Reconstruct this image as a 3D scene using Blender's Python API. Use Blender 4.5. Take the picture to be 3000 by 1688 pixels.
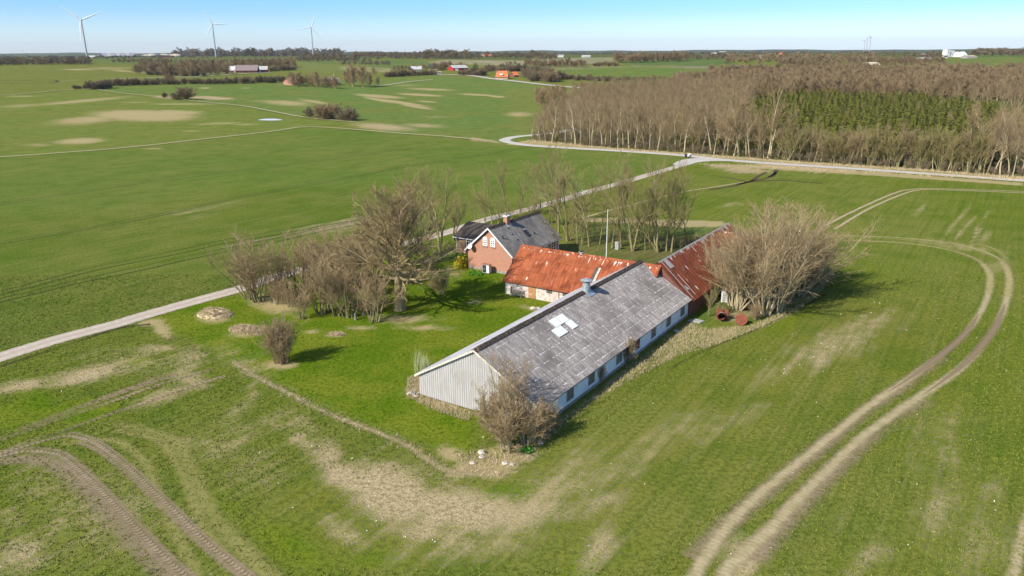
import bpy, math, random
import numpy as np
from mathutils import Vector, Matrix
R = math.radians
rnd = random.Random(7)
for o in list(bpy.data.objects): bpy.data.objects.remove(o)
S = bpy.context.scene
COL = S.collection

# ------------------------------------------------------------------ camera
F, TH, RO, H = 2258.0, 0.2978, R(0.3), 32.0
cF, sF, cR, sR = math.cos(TH), math.sin(TH), math.cos(RO), math.sin(RO)
right, up, fwd = Vector((1, 0, 0)), Vector((0, sF, cF)), Vector((0, cF, -sF))
cx_, cy_ = right*cR - up*sR, right*sR + up*cR
cam = bpy.data.cameras.new('camera'); co = bpy.data.objects.new('camera', cam); COL.objects.link(co)
m = Matrix((cx_, cy_, -fwd)).transposed().to_4x4(); m.translation = Vector((0, 0, H)); co.matrix_world = m
cam.sensor_width = 36; cam.sensor_fit = 'HORIZONTAL'; cam.lens = F/3000*36
cam.clip_start = 0.5; cam.clip_end = 40000
S.camera = co

# ------------------------------------------------------------------ light
SUN_AZ, SUN_EL = R(38), R(37)            # shadows run towards azimuth SUN_AZ (from +x)
S.world = bpy.data.worlds.new('World'); w = S.world; w.use_nodes = True
nt = w.node_tree; nt.nodes.clear()
sky = nt.nodes.new('ShaderNodeTexSky'); sky.sky_type = 'NISHITA'; sky.sun_disc = False
sd = Vector((-math.cos(SUN_AZ)*math.cos(SUN_EL), -math.sin(SUN_AZ)*math.cos(SUN_EL), math.sin(SUN_EL)))
sky.sun_elevation = SUN_EL; sky.sun_rotation = math.atan2(sd.x, sd.y)
sky.air_density = 1.0; sky.dust_density = 0.6; sky.ozone_density = 2.0
tc = nt.nodes.new('ShaderNodeTexCoord'); sx = nt.nodes.new('ShaderNodeSeparateXYZ')
mr = nt.nodes.new('ShaderNodeValToRGB'); mul = nt.nodes.new('ShaderNodeMix'); mul.data_type = 'RGBA'; mul.blend_type = 'MULTIPLY'
mul.inputs[0].default_value = 1
bg = nt.nodes.new('ShaderNodeBackground'); bg.inputs[1].default_value = 0.112; out = nt.nodes.new('ShaderNodeOutputWorld')
nt.links.new(tc.outputs['Generated'], sx.inputs[0]); nt.links.new(sx.outputs['Z'], mr.inputs[0])
e = mr.color_ramp.elements
e[0].position = 0.0; e[0].color = (1.32, 1.50, 2.05, 1); e[1].position = 0.35; e[1].color = (0.85, 0.95, 1.05, 1)
for p, c in ((0.02, (.95, 1.21, 1.72, 1)), (0.045, (.57, .90, 1.45, 1)), (0.07, (.40, .80, 1.38, 1)), (0.16, (.55, .82, 1.2, 1))):
    q = e.new(p); q.color = c
nt.links.new(sky.outputs[0], mul.inputs[6]); nt.links.new(mr.outputs[0], mul.inputs[7])
nt.links.new(mul.outputs[2], bg.inputs[0]); nt.links.new(bg.outputs[0], out.inputs[0])
sl = bpy.data.lights.new('sun', 'SUN'); sl.energy = 4.6; sl.angle = R(0.5); sl.color = (1, 0.93, 0.81)
so = bpy.data.objects.new('sun', sl); COL.objects.link(so)
so.rotation_euler = sd.to_track_quat('Z', 'Y').to_euler(); so.location = (-100, -100, 150)
S.view_settings.view_transform = 'Standard'; S.view_settings.look = 'None'
S.view_settings.exposure = 0.5; S.view_settings.gamma = 1
S.render.engine = 'CYCLES'

# ------------------------------------------------------------------ terrain and pixel picking
def ss(a, b, x):
    t = np.clip((x-a)/(b-a), 0, 1); return t*t*(3-2*t)
def tz(x, y):
    x = np.asarray(x, float); y = np.asarray(y, float); r = np.hypot(x, y)
    z = 22*ss(350, 1650, r) - 14*ss(2500, 4800, r)
    z = z + ss(300, 800, r)*(1-0.5*ss(1500, 3000, r))*(1.7*np.sin(x*.0062+1)*np.cos(y*.0051+.5)+.9*np.sin(x*.013+y*.008))
    th = np.arctan2(x, y)
    z = z + ss(5500, 9000, r)*(28+4*np.sin(th*23+1)+2.5*np.sin(th*61)+1.5*np.sin(th*140+2)-6*ss(0.1, 0.5, th))
    return z
def ray(px, py):
    X, Y = px-1500.0, py-844.0
    X, Y = X*cR - Y*sR, X*sR + Y*cR
    return np.array([X/F, cF - Y/F*sF, -sF - Y/F*cF])
def gp(px, py):                       # photo pixel -> point of the terrain
    r = ray(px, py)
    t = 30*1.004**np.arange(1500); t = t[t < 11500]
    d = H + r[2]*t - tz(r[0]*t, r[1]*t)
    k = np.argmax(d < 0) if (d < 0).any() else len(t)-1
    a, b = t[max(k-1, 0)], t[k]
    for _ in range(30):
        mm = (a+b)/2
        if H + r[2]*mm - tz(r[0]*mm, r[1]*mm) < 0: b = mm
        else: a = mm
    return np.array([r[0]*b, r[1]*b, float(tz(r[0]*b, r[1]*b))])
def depth(p): return p[1]*cF + (H-p[2])*sF
def gps(l): return [gp(*q) for q in l]
# farm frame: b across the barns (+ to the right), a along them, origin = barn corner
FO = np.array([-8.97, 68.78]); FA = R(56.84)
FG = np.array([math.cos(FA), math.sin(FA)]); FN = np.array([FG[1], -FG[0]]); FROT = FA - R(90)
def fw(b, a, z=0.0): p = FO + FN*b + FG*a; return (p[0], p[1], z)

# ------------------------------------------------------------------ helpers: objects
def tag(o, label=None, cat=None, group=None, kind=None):
    if label: o['label'] = label
    if cat: o['category'] = cat
    if group: o['group'] = group
    if kind: o['kind'] = kind
    return o
def empty(name, loc, rz=0, label=None, cat=None, group=None):
    o = bpy.data.objects.new(name, None); o.empty_display_size = 0.3; COL.objects.link(o)
    o.location = loc; o.rotation_euler = (0, 0, rz); return tag(o, label, cat, group)
def link(name, me, parent=None, loc=None):
    o = bpy.data.objects.new(name, me); COL.objects.link(o)
    if parent: o.parent = parent
    if loc is not None: o.location = loc
    return o
def copy_tree(o, parent=None):
    c = o.copy(); COL.objects.link(c); c.parent = parent
    for ch in list(o.children): copy_tree(ch, c)
    return c
def npmesh(name, V, Q=None, T=None, mat=None, smooth=False, mats=None, midx=None):
    me = bpy.data.meshes.new(name); V = np.asarray(V, np.float32).reshape(-1, 3)
    nq = 0 if Q is None else len(Q); ntri = 0 if T is None else len(T)
    me.vertices.add(len(V)); me.vertices.foreach_set('co', V.ravel())
    li = []
    if nq: li.append(np.asarray(Q, np.int32).ravel())
    if ntri: li.append(np.asarray(T, np.int32).ravel())
    li = np.concatenate(li); me.loops.add(len(li)); me.loops.foreach_set('vertex_index', li)
    me.polygons.add(nq+ntri)
    st = np.concatenate([np.arange(nq)*4, nq*4+np.arange(ntri)*3]).astype(np.int32)
    me.polygons.foreach_set('loop_start', st)
    try: me.polygons.foreach_set('loop_total', np.concatenate([np.full(nq, 4), np.full(ntri, 3)]).astype(np.int32))
    except Exception: pass
    if smooth: me.polygons.foreach_set('use_smooth', np.ones(nq+ntri, bool))
    if midx is not None: me.polygons.foreach_set('material_index', np.asarray(midx, np.int32))
    for mm in (mats or ([mat] if mat else [])): me.materials.append(mm)
    me.update(calc_edges=True); me.validate(); return me

class MB:
    """collects shapes with metre uvs into one mesh"""
    def __init__(s): s.v = []; s.f = []; s.uv = []
    def poly(s, pts, uv=None):
        k = len(s.v); s.v += [tuple(p) for p in pts]; s.f.append(tuple(range(k, k+len(pts))))
        s.uv += list(uv) if uv else [(p[0]+p[1], p[2]) for p in pts]; return s
    def box(s, x0, x1, y0, y1, z0, z1):
        P = [(x0,y0,z0),(x1,y0,z0),(x1,y1,z0),(x0,y1,z0),(x0,y0,z1),(x1,y0,z1),(x1,y1,z1),(x0,y1,z1)]
        for q in ((0,3,2,1),(4,5,6,7),(0,1,5,4),(1,2,6,5),(2,3,7,6),(3,0,4,7)): s.poly([P[i] for i in q])
        return s
    def prism(s, outline, d):            # outline list of 3d points, extruded by vector d
        n = len(outline); A = [Vector(p) for p in outline]; B = [p+Vector(d) for p in A]
        s.poly(A[::-1]); s.poly(B)
        for i in range(n):
            j = (i+1) % n; s.poly([A[i], A[j], B[j], B[i]])
        return s
    def beam(s, p, q, w, h):
        p, q = Vector(p), Vector(q); d = (q-p).normalized()
        u = d.cross(Vector((0,0,1)))
        if u.length < 1e-3: u = Vector((1,0,0))
        u.normalize(); v = u.cross(d).normalized()
        o = [p+u*a*w/2+v*b*h/2 for a, b in ((-1,-1),(1,-1),(1,1),(-1,1))]
        return s.prism(o, q-p)
    def cyl(s, p, q, r0, r1=None, n=16, caps=True):
        r1 = r0 if r1 is None else r1
        p, q = Vector(p), Vector(q); d = (q-p).normalized(); u = d.cross(Vector((0,0,1)))
        if u.length < 1e-3: u = Vector((1,0,0))
        u.normalize(); v = d.cross(u)
        A = [p+(u*math.cos(t)+v*math.sin(t))*r0 for t in [2*math.pi*i/n for i in range(n)]]
        B = [q+(u*math.cos(t)+v*math.sin(t))*r1 for t in [2*math.pi*i/n for i in range(n)]]
        for i in range(n): j = (i+1) % n; s.poly([A[i], A[j], B[j], B[i]])
        if caps:
            if r0 > 0.001: s.poly(A[::-1])
            if r1 > 0.001: s.poly(B)
        return s
    def lathe(s, c, prof, n=20):
        c = Vector(c)
        for (r0, z0), (r1, z1) in zip(prof, prof[1:]):
            for i in range(n):
                a, b = 2*math.pi*i/n, 2*math.pi*(i+1)/n
                P = [c+Vector((r0*math.cos(a), r0*math.sin(a), z0)), c+Vector((r0*math.cos(b), r0*math.sin(b), z0)),
                     c+Vector((r1*math.cos(b), r1*math.sin(b), z1)), c+Vector((r1*math.cos(a), r1*math.sin(a), z1))]
                if r0 < 1e-4: P = [P[0], P[2], P[3]]
                elif r1 < 1e-4: P = P[:3]
                s.poly(P)
        return s
    def corr(s, P0, U, V, Lu, Lv, row=0.95, wave=0.177, amp=0.03, n=4, cut=None, gap=0.012):
        """corrugated sheeting: waves across U, sheets lapped down V; normal = U x V or its upward side"""
        P0, U, V = Vector(P0), Vector(U).normalized(), Vector(V).normalized()
        N = U.cross(V)
        if N.z < 0: N = -N
        if abs(N.z) < 1e-3: N = U.cross(V)
        nu = max(2, int(Lu/wave*n)); nr = max(1, round(Lv/row)); row = Lv/nr
        us = [Lu*i/nu for i in range(nu+1)]
        hs = [amp*math.cos(2*math.pi*u/wave)*0.5+amp*0.5+0.004 for u in us]
        for r in range(nr):
            v0, v1 = r*row, (r+1)*row + (0.04 if r < nr-1 else 0)
            for i in range(nu):
                a, b = us[i], us[i+1]
                s.poly([P0+U*a+V*v0+N*hs[i], P0+U*b+V*v0+N*hs[i+1], P0+U*b+V*v1+N*(hs[i+1]+gap), P0+U*a+V*v1+N*(hs[i]+gap)],
                       [(a, v0), (b, v0), (b, v1), (a, v1)])
        return s
    def build(s, name, mat, parent=None, loc=None, smooth=False):
        me = bpy.data.meshes.new(name); me.from_pydata(s.v, [], s.f)
        uvl = me.uv_layers.new(name='UVMap'); uvl.data.foreach_set('uv', np.array(s.uv, np.float32).ravel())
        if smooth: me.polygons.foreach_set('use_smooth', np.ones(len(me.polygons), bool))
        me.materials.append(mat); me.update(); return link(name, me, parent, loc)

# ------------------------------------------------------------------ helpers: materials
class NM:
    def __init__(s, name, rough=0.8, spec=0.3, metal=0.0):
        s.m = bpy.data.materials.new(name); s.m.use_nodes = True; s.t = s.m.node_tree
        s.b = s.t.nodes['Principled BSDF']; s.b.inputs['Roughness'].default_value = rough
        s.b.inputs['Specular IOR Level'].default_value = spec; s.b.inputs['Metallic'].default_value = metal
        s.out = s.t.nodes['Material Output']
    def n(s, t, **k):
        x = s.t.nodes.new(t)
        for a, b in k.items(): setattr(x, a, b)
        return x
    def L(s, a, b): s.t.links.new(a, b)
    def put(s, sock, v):
        if isinstance(v, (int, float)): sock.default_value = v
        elif isinstance(v, (tuple, list)):
            sock.default_value = (*v, 1) if len(v) == 3 and sock.type == 'RGBA' else v
        else: s.L(v, sock)
    def coord(s, kind='Object'): return s.n('ShaderNodeTexCoord').outputs[kind]
    def pos(s): return s.n('ShaderNodeNewGeometry').outputs['Position']
    def mapping(s, v, scale=(1,1,1), rot=(0,0,0), loc=(0,0,0)):
        x = s.n('ShaderNodeMapping'); s.L(v, x.inputs[0]); x.inputs['Scale'].default_value = scale
        x.inputs['Rotation'].default_value = rot; x.inputs['Location'].default_value = loc; return x.outputs[0]
    def noise(s, v, scale=1, detail=4, rough=0.55, dist=0):
        x = s.n('ShaderNodeTexNoise'); s.L(v, x.inputs['Vector']); x.inputs['Scale'].default_value = scale
        x.inputs['Detail'].default_value = detail; x.inputs['Roughness'].default_value = rough; x.inputs['Distortion'].default_value = dist
        return x.outputs['Fac']
    def vor(s, v, scale=1, feature='F1'):
        x = s.n('ShaderNodeTexVoronoi', feature=feature); s.L(v, x.inputs['Vector']); x.inputs['Scale'].default_value = scale; return x.outputs['Distance']
    def math(s, op, a, b=0.0, c=None, clamp=False):
        x = s.n('ShaderNodeMath', operation=op); x.use_clamp = clamp; s.put(x.inputs[0], a); s.put(x.inputs[1], b)
        if c is not None: s.put(x.inputs[2], c)
        return x.outputs[0]
    def step(s, v, a, b):
        x = s.n('ShaderNodeMapRange', interpolation_type='SMOOTHSTEP'); s.put(x.inputs[0], v)
        x.inputs[1].default_value = a; x.inputs[2].default_value = b; return x.outputs[0]
    def mix(s, f, a, b, mode='MIX'):
        x = s.n('ShaderNodeMix', data_type='RGBA', blend_type=mode); s.put(x.inputs[0], f); s.put(x.inputs[6], a); s.put(x.inputs[7], b); return x.outputs[2]
    def sep(s, v):
        x = s.n('ShaderNodeSeparateXYZ'); s.L(v, x.inputs[0]); return x.outputs
    def comb(s, a, b, c=0.0):
        x = s.n('ShaderNodeCombineXYZ'); s.put(x.inputs[0], a); s.put(x.inputs[1], b); s.put(x.inputs[2], c); return x.outputs[0]
    def attr(s, name):
        x = s.n('ShaderNodeAttribute'); x.attribute_name = name; return x
    def bump(s, h, strength=0.4, dist=0.1):
        x = s.n('ShaderNodeBump'); x.inputs['Strength'].default_value = strength; x.inputs['Distance'].default_value = dist
        s.L(h, x.inputs['Height']); s.L(x.outputs[0], s.b.inputs['Normal'])
    def col(s, c): s.put(s.b.inputs['Base Color'], c); return s
    def rand(s): return s.n('ShaderNodeObjectInfo').outputs['Random']

def plain(name, c, rough=0.7, spec=0.3, metal=0, var=0.15, scale=1.5):
    q = NM(name, rough, spec, metal); v = q.coord()
    nz = q.noise(v, scale, 5, .6)
    q.col(q.mix(q.step(nz, .35, .65), tuple(x*(1-var) for x in c), tuple(min(1, x*(1+var)) for x in c))); return q.m

def mat_brick(name, c1, c2, mortar, scale=1.0, dirt=0.2):
    q = NM(name, .9, .2); v = q.coord(); x, y, z = q.sep(v)
    u = q.comb(q.math('ADD', x, y), z)
    b = q.n('ShaderNodeTexBrick'); q.L(u, b.inputs['Vector']); b.inputs['Scale'].default_value = scale
    b.inputs['Brick Width'].default_value = .24; b.inputs['Row Height'].default_value = .075; b.inputs['Mortar Size'].default_value = .010
    b.inputs['Color1'].default_value = (*c1, 1); b.inputs['Color2'].default_value = (*c2, 1); b.inputs['Mortar'].default_value = (*mortar, 1)
    nz = q.noise(v, .7, 6, .65)
    q.col(q.mix(q.math('MULTIPLY', q.step(nz, .35, .7), dirt), b.outputs[0], tuple(k*.45 for k in c1)))
    q.bump(b.outputs[1], -.3, .02); return q.m

def mat_fibre(name, base, dark, spots=1.0, row=.95, streak=0.6, white=(.62,.6,.64), edge=None):
    """weathered fibre cement: lichen along the laps, streaks down the slope"""
    q = NM(name, .9, .15); uv = q.n('ShaderNodeUVMap').outputs[0]; u, v, _ = q.sep(uv)
    st = q.noise(q.comb(q.math('MULTIPLY', u, 2.6), q.math('MULTIPLY', v, .5)), 1.2, 5, .65)
    bl = q.noise(uv, .16, 4, .6); fine = q.noise(uv, 5, 4, .7)
    sheet = q.n('ShaderNodeTexWhiteNoise', noise_dimensions='2D')
    q.L(q.comb(q.math('FLOOR', q.math('DIVIDE', u, 1.05)), q.math('FLOOR', q.math('DIVIDE', v, row))), sheet.inputs['Vector'])
    c = q.mix(q.step(st, .38, .68), dark, base)
    c = q.mix(q.math('MULTIPLY', q.step(bl, .45, .65), .8), c, tuple(k*.62 for k in dark))
    c = q.mix(q.math('MULTIPLY', sheet.outputs[0], .05), c, (.05, .045, .05))
    fr = q.math('FRACT', q.math('DIVIDE', v, row))
    lap = q.step(q.math('ABSOLUTE', q.math('SUBTRACT', fr, .5)), .41, .49)
    sp = q.noise(q.comb(u, q.math('MULTIPLY', v, .45)), 3.4, 3, .6)
    lf = q.math('MULTIPLY', q.math('MULTIPLY', lap, q.step(sp, .49, .59)), spots)
    sp2 = q.math('MULTIPLY', q.step(q.noise(q.comb(u, q.math('MULTIPLY', v, .4)), 7, 2, .5), .66, .72), .55*spots)
    c = q.mix(q.math('MAXIMUM', lf, sp2, clamp=True), c, white)
    seam = q.step(q.math('ABSOLUTE', q.math('SUBTRACT', fr, .02)), .03, .005)
    c = q.mix(q.math('MULTIPLY', seam, .35), c, tuple(k*.4 for k in dark))
    c = q.mix(q.math('MULTIPLY', q.step(fine, .4, .7), .25), c, tuple(k*.6 for k in dark))
    if edge:                              # moss towards one verge
        e_ = q.math('MULTIPLY', q.step(u, edge[0], edge[1]), q.step(q.noise(uv, 1.3, 5, .7), .42, .6)); c = q.mix(e_, c, edge[2])
    q.col(c); q.bump(st, .3, .02); return q.m

def mat_rust(name, a, b, pale=(.5,.42,.36), pale_top=0.9, amount=.62, stripes=0.0):
    q = NM(name, .85, .2); uv = q.n('ShaderNodeUVMap').outputs[0]; u, v, _ = q.sep(uv)
    st = q.noise(q.comb(q.math('MULTIPLY', u, 3.0), q.math('MULTIPLY', v, .35)), 1.5, 6, .65)
    bl = q.noise(uv, .5, 5, .6)
    c = q.mix(q.step(st, .34, .66), a, b)
    c = q.mix(q.math('MULTIPLY', q.step(bl, .42, .66), .7), c, tuple(k*.55 for k in a))
    sh = q.n('ShaderNodeTexWhiteNoise', noise_dimensions='2D')
    q.L(q.comb(q.math('FLOOR', q.math('DIVIDE', u, .8)), q.math('FLOOR', q.math('DIVIDE', v, 2.05))), sh.inputs['Vector'])
    c = q.mix(q.math('MULTIPLY', sh.outputs[0], .35), c, b)
    seam = q.math('MULTIPLY', q.step(q.math('ABSOLUTE', q.math('SUBTRACT', q.math('FRACT', q.math('DIVIDE', v, 2.05)), .5)), .485, .497), .6)
    c = q.mix(seam, c, tuple(k*.35 for k in a))
    pn = q.noise(q.comb(q.math('MULTIPLY', u, 2.2), q.math('MULTIPLY', v, .55)), 1.1, 4, .6)
    th = q.math('ADD', pn, q.math('MULTIPLY', q.step(v, pale_top, 0.0), .14))
    c = q.mix(q.step(th, amount, amount+.045), c, pale)
    if stripes:
        w_ = q.math('SINE', q.math('MULTIPLY', u, 2*math.pi/.30)); c = q.mix(q.math('MULTIPLY', q.step(w_, .1, .8), stripes), c, (.07, .03, .02))
    q.col(c); q.bump(st, .3, .02); return q.m

M = {}
M['roof_grey'] = mat_fibre('weathered_grey_sheeting', (.385,.355,.335), (.215,.19,.18), 1.0, white=(.66,.64,.62))
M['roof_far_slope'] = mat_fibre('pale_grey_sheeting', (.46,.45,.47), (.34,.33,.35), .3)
M['roof_house'] = mat_fibre('slate_grey_sheeting', (.31,.285,.265), (.15,.14,.13), .45, row=.5, white=(.36,.34,.33), edge=(11.8, 14.2, (.11,.085,.03)))
M['roof_annex'] = mat_fibre('dark_brown_sheeting', (.135,.108,.092), (.08,.065,.056), .25, white=(.24,.22,.2))
M['ridge_moss'] = plain('mossy_ridge', (.085,.065,.05), .95, .1, var=.6, scale=5)
M['rust'] = mat_rust('orange_rusted_sheet', (.20,.045,.018), (.40,.122,.050), pale=(.62,.50,.42), pale_top=1.2, amount=.64)
M['rust_red'] = mat_rust('red_rusted_sheet', (.20,.05,.025), (.34,.095,.042), pale=(.72,.64,.60), pale_top=1.0, amount=.63, stripes=.75)
M['brick'] = mat_brick('red_brick', (.47,.21,.13), (.38,.155,.095), (.44,.31,.24), dirt=.12)
M['brick_dark'] = mat_brick('old_red_brick', (.22,.075,.05), (.17,.055,.04), (.2,.14,.12), dirt=.3)
M['brick_annex'] = mat_brick('brown_brick', (.34,.17,.11), (.28,.13,.09), (.36,.28,.22), dirt=.35)
q = NM('peeling_whitewash', .9, .2); v = q.coord(); x, y, z = q.sep(v)
b = q.n('ShaderNodeTexBrick'); q.L(q.comb(q.math('ADD', x, y), z), b.inputs['Vector']); b.inputs['Scale'].default_value = 1
b.inputs['Brick Width'].default_value = .26; b.inputs['Row Height'].default_value = .08; b.inputs['Mortar Size'].default_value = .012
b.inputs['Color1'].default_value = (.50,.27,.20,1); b.inputs['Color2'].default_value = (.42,.22,.16,1); b.inputs['Mortar'].default_value = (.42,.35,.3,1)
n1 = q.noise(v, 2.2, 6, .75); n2 = q.noise(v, 1.1, 5, .7)
c = q.mix(q.step(n1, .40, .52), b.outputs[0], (.62,.55,.50)); c = q.mix(q.math('MULTIPLY', q.step(n2, .55, .7), .75), c, (.25,.20,.16))
q.col(c); M['whitewash'] = q.m
q = NM('white_painted_wall', .85, .25); v = q.coord(); x, y, z = q.sep(v)
n1 = q.noise(v, 1.2, 6, .7); n2 = q.noise(q.mapping(v, (3,3,.6)), 1, 5, .7)
c = q.mix(q.step(n1, .45, .75), (.72,.76,.82), (.52,.55,.58)); c = q.mix(q.math('MULTIPLY', q.step(n2, .6, .72), .5), c, (.4,.38,.35))  # white paint tinted with the pale blue of its shaded side
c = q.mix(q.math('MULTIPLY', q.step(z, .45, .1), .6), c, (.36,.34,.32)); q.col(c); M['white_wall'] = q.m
q = NM('pale_gable_sheeting', .8, .25); uv = q.n('ShaderNodeUVMap').outputs[0]; u, v, _ = q.sep(uv)
w_ = q.math('SINE', q.math('MULTIPLY', u, 2*math.pi/.26)); n1 = q.noise(q.comb(u, q.math('MULTIPLY', v, .25)), 2, 5, .65)
c = q.mix(q.step(w_, -.5, .6), (.23,.22,.22), (.54,.52,.49)); c = q.mix(q.math('MULTIPLY', q.step(n1, .42, .68), .7), c, (.34,.31,.28))
c = q.mix(q.math('MULTIPLY', q.step(n1, .62, .72), .75), c, (.33,.2,.14)); q.col(c); M['gable'] = q.m
M['white'] = plain('white_paint', (.78,.78,.77), .5, .4, var=.06)
M['cream'] = plain('weathered_cream_board', (.58,.53,.44), .8, .2, var=.2, scale=3)
M['grey_paint'] = plain('light_grey_paint', (.50,.50,.50), .5, .4, var=.1)
M['galv'] = plain('galvanised_metal', (.50,.54,.56), .45, .5, .55, var=.2, scale=4)
M['dark_metal'] = plain('dark_metal', (.03,.03,.035), .5, .4)
M['black_hole'] = plain('dark_interior', (.012,.010,.010), .9, .1)
q = NM('window_glass', .12, .6); q.col(q.mix(q.step(q.noise(q.coord(), 3, 3), .4, .6), (.02,.022,.03), (.045,.05,.06))); M['glass'] = q.m
q = NM('grey_glass', .3, .5); q.col(q.mix(q.step(q.noise(q.coord(), 4, 4), .4, .6), (.10,.10,.095), (.17,.165,.15))); M['dull_glass'] = q.m
M['wood_door'] = plain('brown_plank_door', (.40,.21,.10), .75, .25, var=.2, scale=5)
M['bench_wood'] = plain('weathered_bench_wood', (.20,.19,.13), .85, .2, var=.4, scale=8)
M['teal'] = plain('teal_canvas', (.015,.16,.12), .8, .2, var=.3, scale=6)
M['plinth'] = plain('grey_plinth_render', (.30,.27,.23), .9, .2, var=.3, scale=3)
M['rust_tank'] = plain('red_rusted_steel', (.20,.062,.036), .85, .25, var=.2, scale=2)
M['blue_grey'] = plain('blue_grey_sheet', (.18,.19,.24), .6, .4, var=.3, scale=4)
M['translucent'] = plain('white_roof_light', (.66,.68,.66), .4, .4, var=.05)
M['stone'] = plain('pale_fieldstone', (.52,.46,.38), .9, .2, var=.3, scale=6)
M['concrete'] = plain('old_concrete', (.34,.33,.31), .9, .2, var=.25, scale=3)
M['orange_tile'] = plain('orange_tiles', (.62,.17,.06), .8, .3, var=.25, scale=1.2)
M['dark_roof'] = plain('dark_grey_roof', (.06,.06,.065), .8, .3, var=.25)
M['brown_roof'] = plain('brown_grey_roof', (.24,.185,.18), .85, .2, var=.15)
M['light_roof'] = plain('light_grey_roof', (.46,.44,.43), .8, .3, var=.12)
M['red_wall'] = plain('red_boarding', (.38,.03,.03), .8, .2, var=.15)
M['maroon'] = plain('maroon_brick', (.13,.035,.035), .9, .2, var=.2)
M['far_white'] = plain('far_white_render', (.80,.79,.76), .8, .2, var=.05)
M['yellow_brick'] = plain('yellow_brick', (.48,.34,.2), .9, .2, var=.15)
M['turbine'] = plain('pale_turbine_paint', (.88,.88,.88), .4, .4, var=.04)
M['tower_shaded'] = plain('shaded_turbine_tower', (.36,.37,.39), .4, .4, var=.05)  # white tower's shaded side put into the colour as mid grey
M['sand'] = plain('sand_cover', (.50,.42,.30), .9, .1, var=.2, scale=.1)
M['car_white'] = plain('silver_car_paint', (.66,.68,.70), .25, .6, .2, var=.04)
M['tyre'] = plain('black_rubber', (.02,.02,.02), .9, .2)

# ------------------------------------------------------------------ ground sheet
def axis(lo, hi, s0, ext, g=.022):
    a = list(np.arange(lo, hi+1e-6, s0)); d = s0
    x = a[-1]
    while x < ext: d *= 1+g; x += d; a.append(x)
    return np.array(a)
xp = axis(0, 150, .75, 12500); xs = np.concatenate([-xp[:0:-1], xp])
ys = np.concatenate([-np.array([400, 200, 100, 50, 20, 0])[:-1], [0, 20, 28], axis(34, 330, .75, 12500)])
GX, GY = np.meshgrid(xs, ys); GZ = tz(GX, GY)
nx, ny = len(xs), len(ys)
PX, PY = GX.ravel(), GY.ravel(); RR = np.hypot(PX, PY)
GREEN = np.array([.150, .182, .023])
colr = np.tile(GREEN, (nx*ny, 1)); soil = np.zeros(nx*ny); dry = np.zeros(nx*ny); lush = np.zeros(nx*ny)
def poly_sd(poly, X, Y):
    d = np.full(X.shape, 1e9); ins = np.zeros(X.shape, bool); n = len(poly)
    for i in range(n):
        ax, ay = poly[i][:2]; bx, by = poly[(i+1) % n][:2]
        ex, ey = bx-ax, by-ay; wx, wy = X-ax, Y-ay
        t = np.clip((wx*ex+wy*ey)/(ex*ex+ey*ey+1e-9), 0, 1)
        d = np.minimum(d, np.hypot(wx-t*ex, wy-t*ey))
        c = ((ay > Y) != (by > Y)) & (X < (bx-ax)*(Y-ay)/(by-ay+1e-12)+ax); ins ^= c
    return np.where(ins, d, -d)
def region(pxs, soft=2.0):
    P = np.array(gps(pxs)); lo = P.min(0)-soft*3; hi = P.max(0)+soft*3
    idx = np.nonzero((PX > lo[0]) & (PX < hi[0]) & (PY > lo[1]) & (PY < hi[1]))[0]
    return idx, ss(-soft, soft, poly_sd(P, PX[idx], PY[idx]))
def paint_col(pxs, c, soft=2.0):
    i, mk = region(pxs, soft); colr[i] = colr[i]*(1-mk[:, None]) + np.array(c)*mk[:, None]
def paint(ch, pxs, val, soft=2.0, mode='max'):
    i, mk = region(pxs, soft)
    if mode == 'set': ch[i] = ch[i]*(1-mk)+val*mk
    else: ch[i] = np.maximum(ch[i], mk*val)
def ell(ch, cx, cy, rx, ry, val, ang=0, pw=1.0):
    c = gp(cx, cy); a = R(ang)
    u = gp(cx+rx*math.cos(a), cy-rx*math.sin(a)) - c; v_ = gp(cx-ry*math.sin(a), cy-ry*math.cos(a)) - c
    Mx = np.linalg.inv(np.array([[u[0], v_[0]], [u[1], v_[1]]]))
    X, Y = PX-c[0], PY-c[1]; al = Mx[0,0]*X+Mx[0,1]*Y; be = Mx[1,0]*X+Mx[1,1]*Y
    mk = (1.15-1.15*ss(.05, 1.45, np.hypot(al, be)))*val
    ch[:] = np.maximum(ch, mk)
# field colours, far to near
OL = (.185,.190,.042); BR = (.16,.135,.095); G2 = (.146,.215,.055); G3 = (.178,.214,.045)
far = RR > 1250
colr[far] = (.09,.095,.045); colr[RR > 2300] = (.055,.06,.04); colr[RR > 4800] = (.035,.04,.035)
paint_col([(0,178),(1100,172),(2100,178),(3000,165),(3000,260),(0,260)], OL, 8)
paint_col([(-60,196),(420,205),(420,243),(285,262),(83,276),(-60,283)], OL, 8)
paint_col([(230,172),(900,172),(1020,180),(1000,186),(300,188)], (.12,.17,.06), 15)
paint_col([(870,182),(1060,196),(1050,212),(760,204)], (.19,.21,.07), 8)
paint_col([(1020,176),(1400,178),(1390,186),(1180,188),(1010,182)], (.12,.17,.06), 10)
paint_col([(1250,182),(1320,175),(1560,178),(1560,192),(1400,190),(1300,188)], (.42,.35,.25), 6)
paint_col([(1560,172),(1820,168),(1800,182),(1700,188),(1560,190)], (.36,.31,.22), 8)
paint_col([(1040,184),(1230,186),(1390,194),(1400,205),(1100,200)], (.13,.18,.055), 8)
paint_col([(1000,195),(1150,200),(1150,213),(1000,206)], (.36,.31,.17), 6)
paint_col([(1380,195),(1700,192),(2010,200),(2010,196),(1800,204),(1650,212),(1480,212)], (.26,.24,.12), 6)
paint_col([(1820,178),(2120,172),(2150,190),(2010,197),(1830,190)], (.085,.16,.055), 8)
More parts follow.
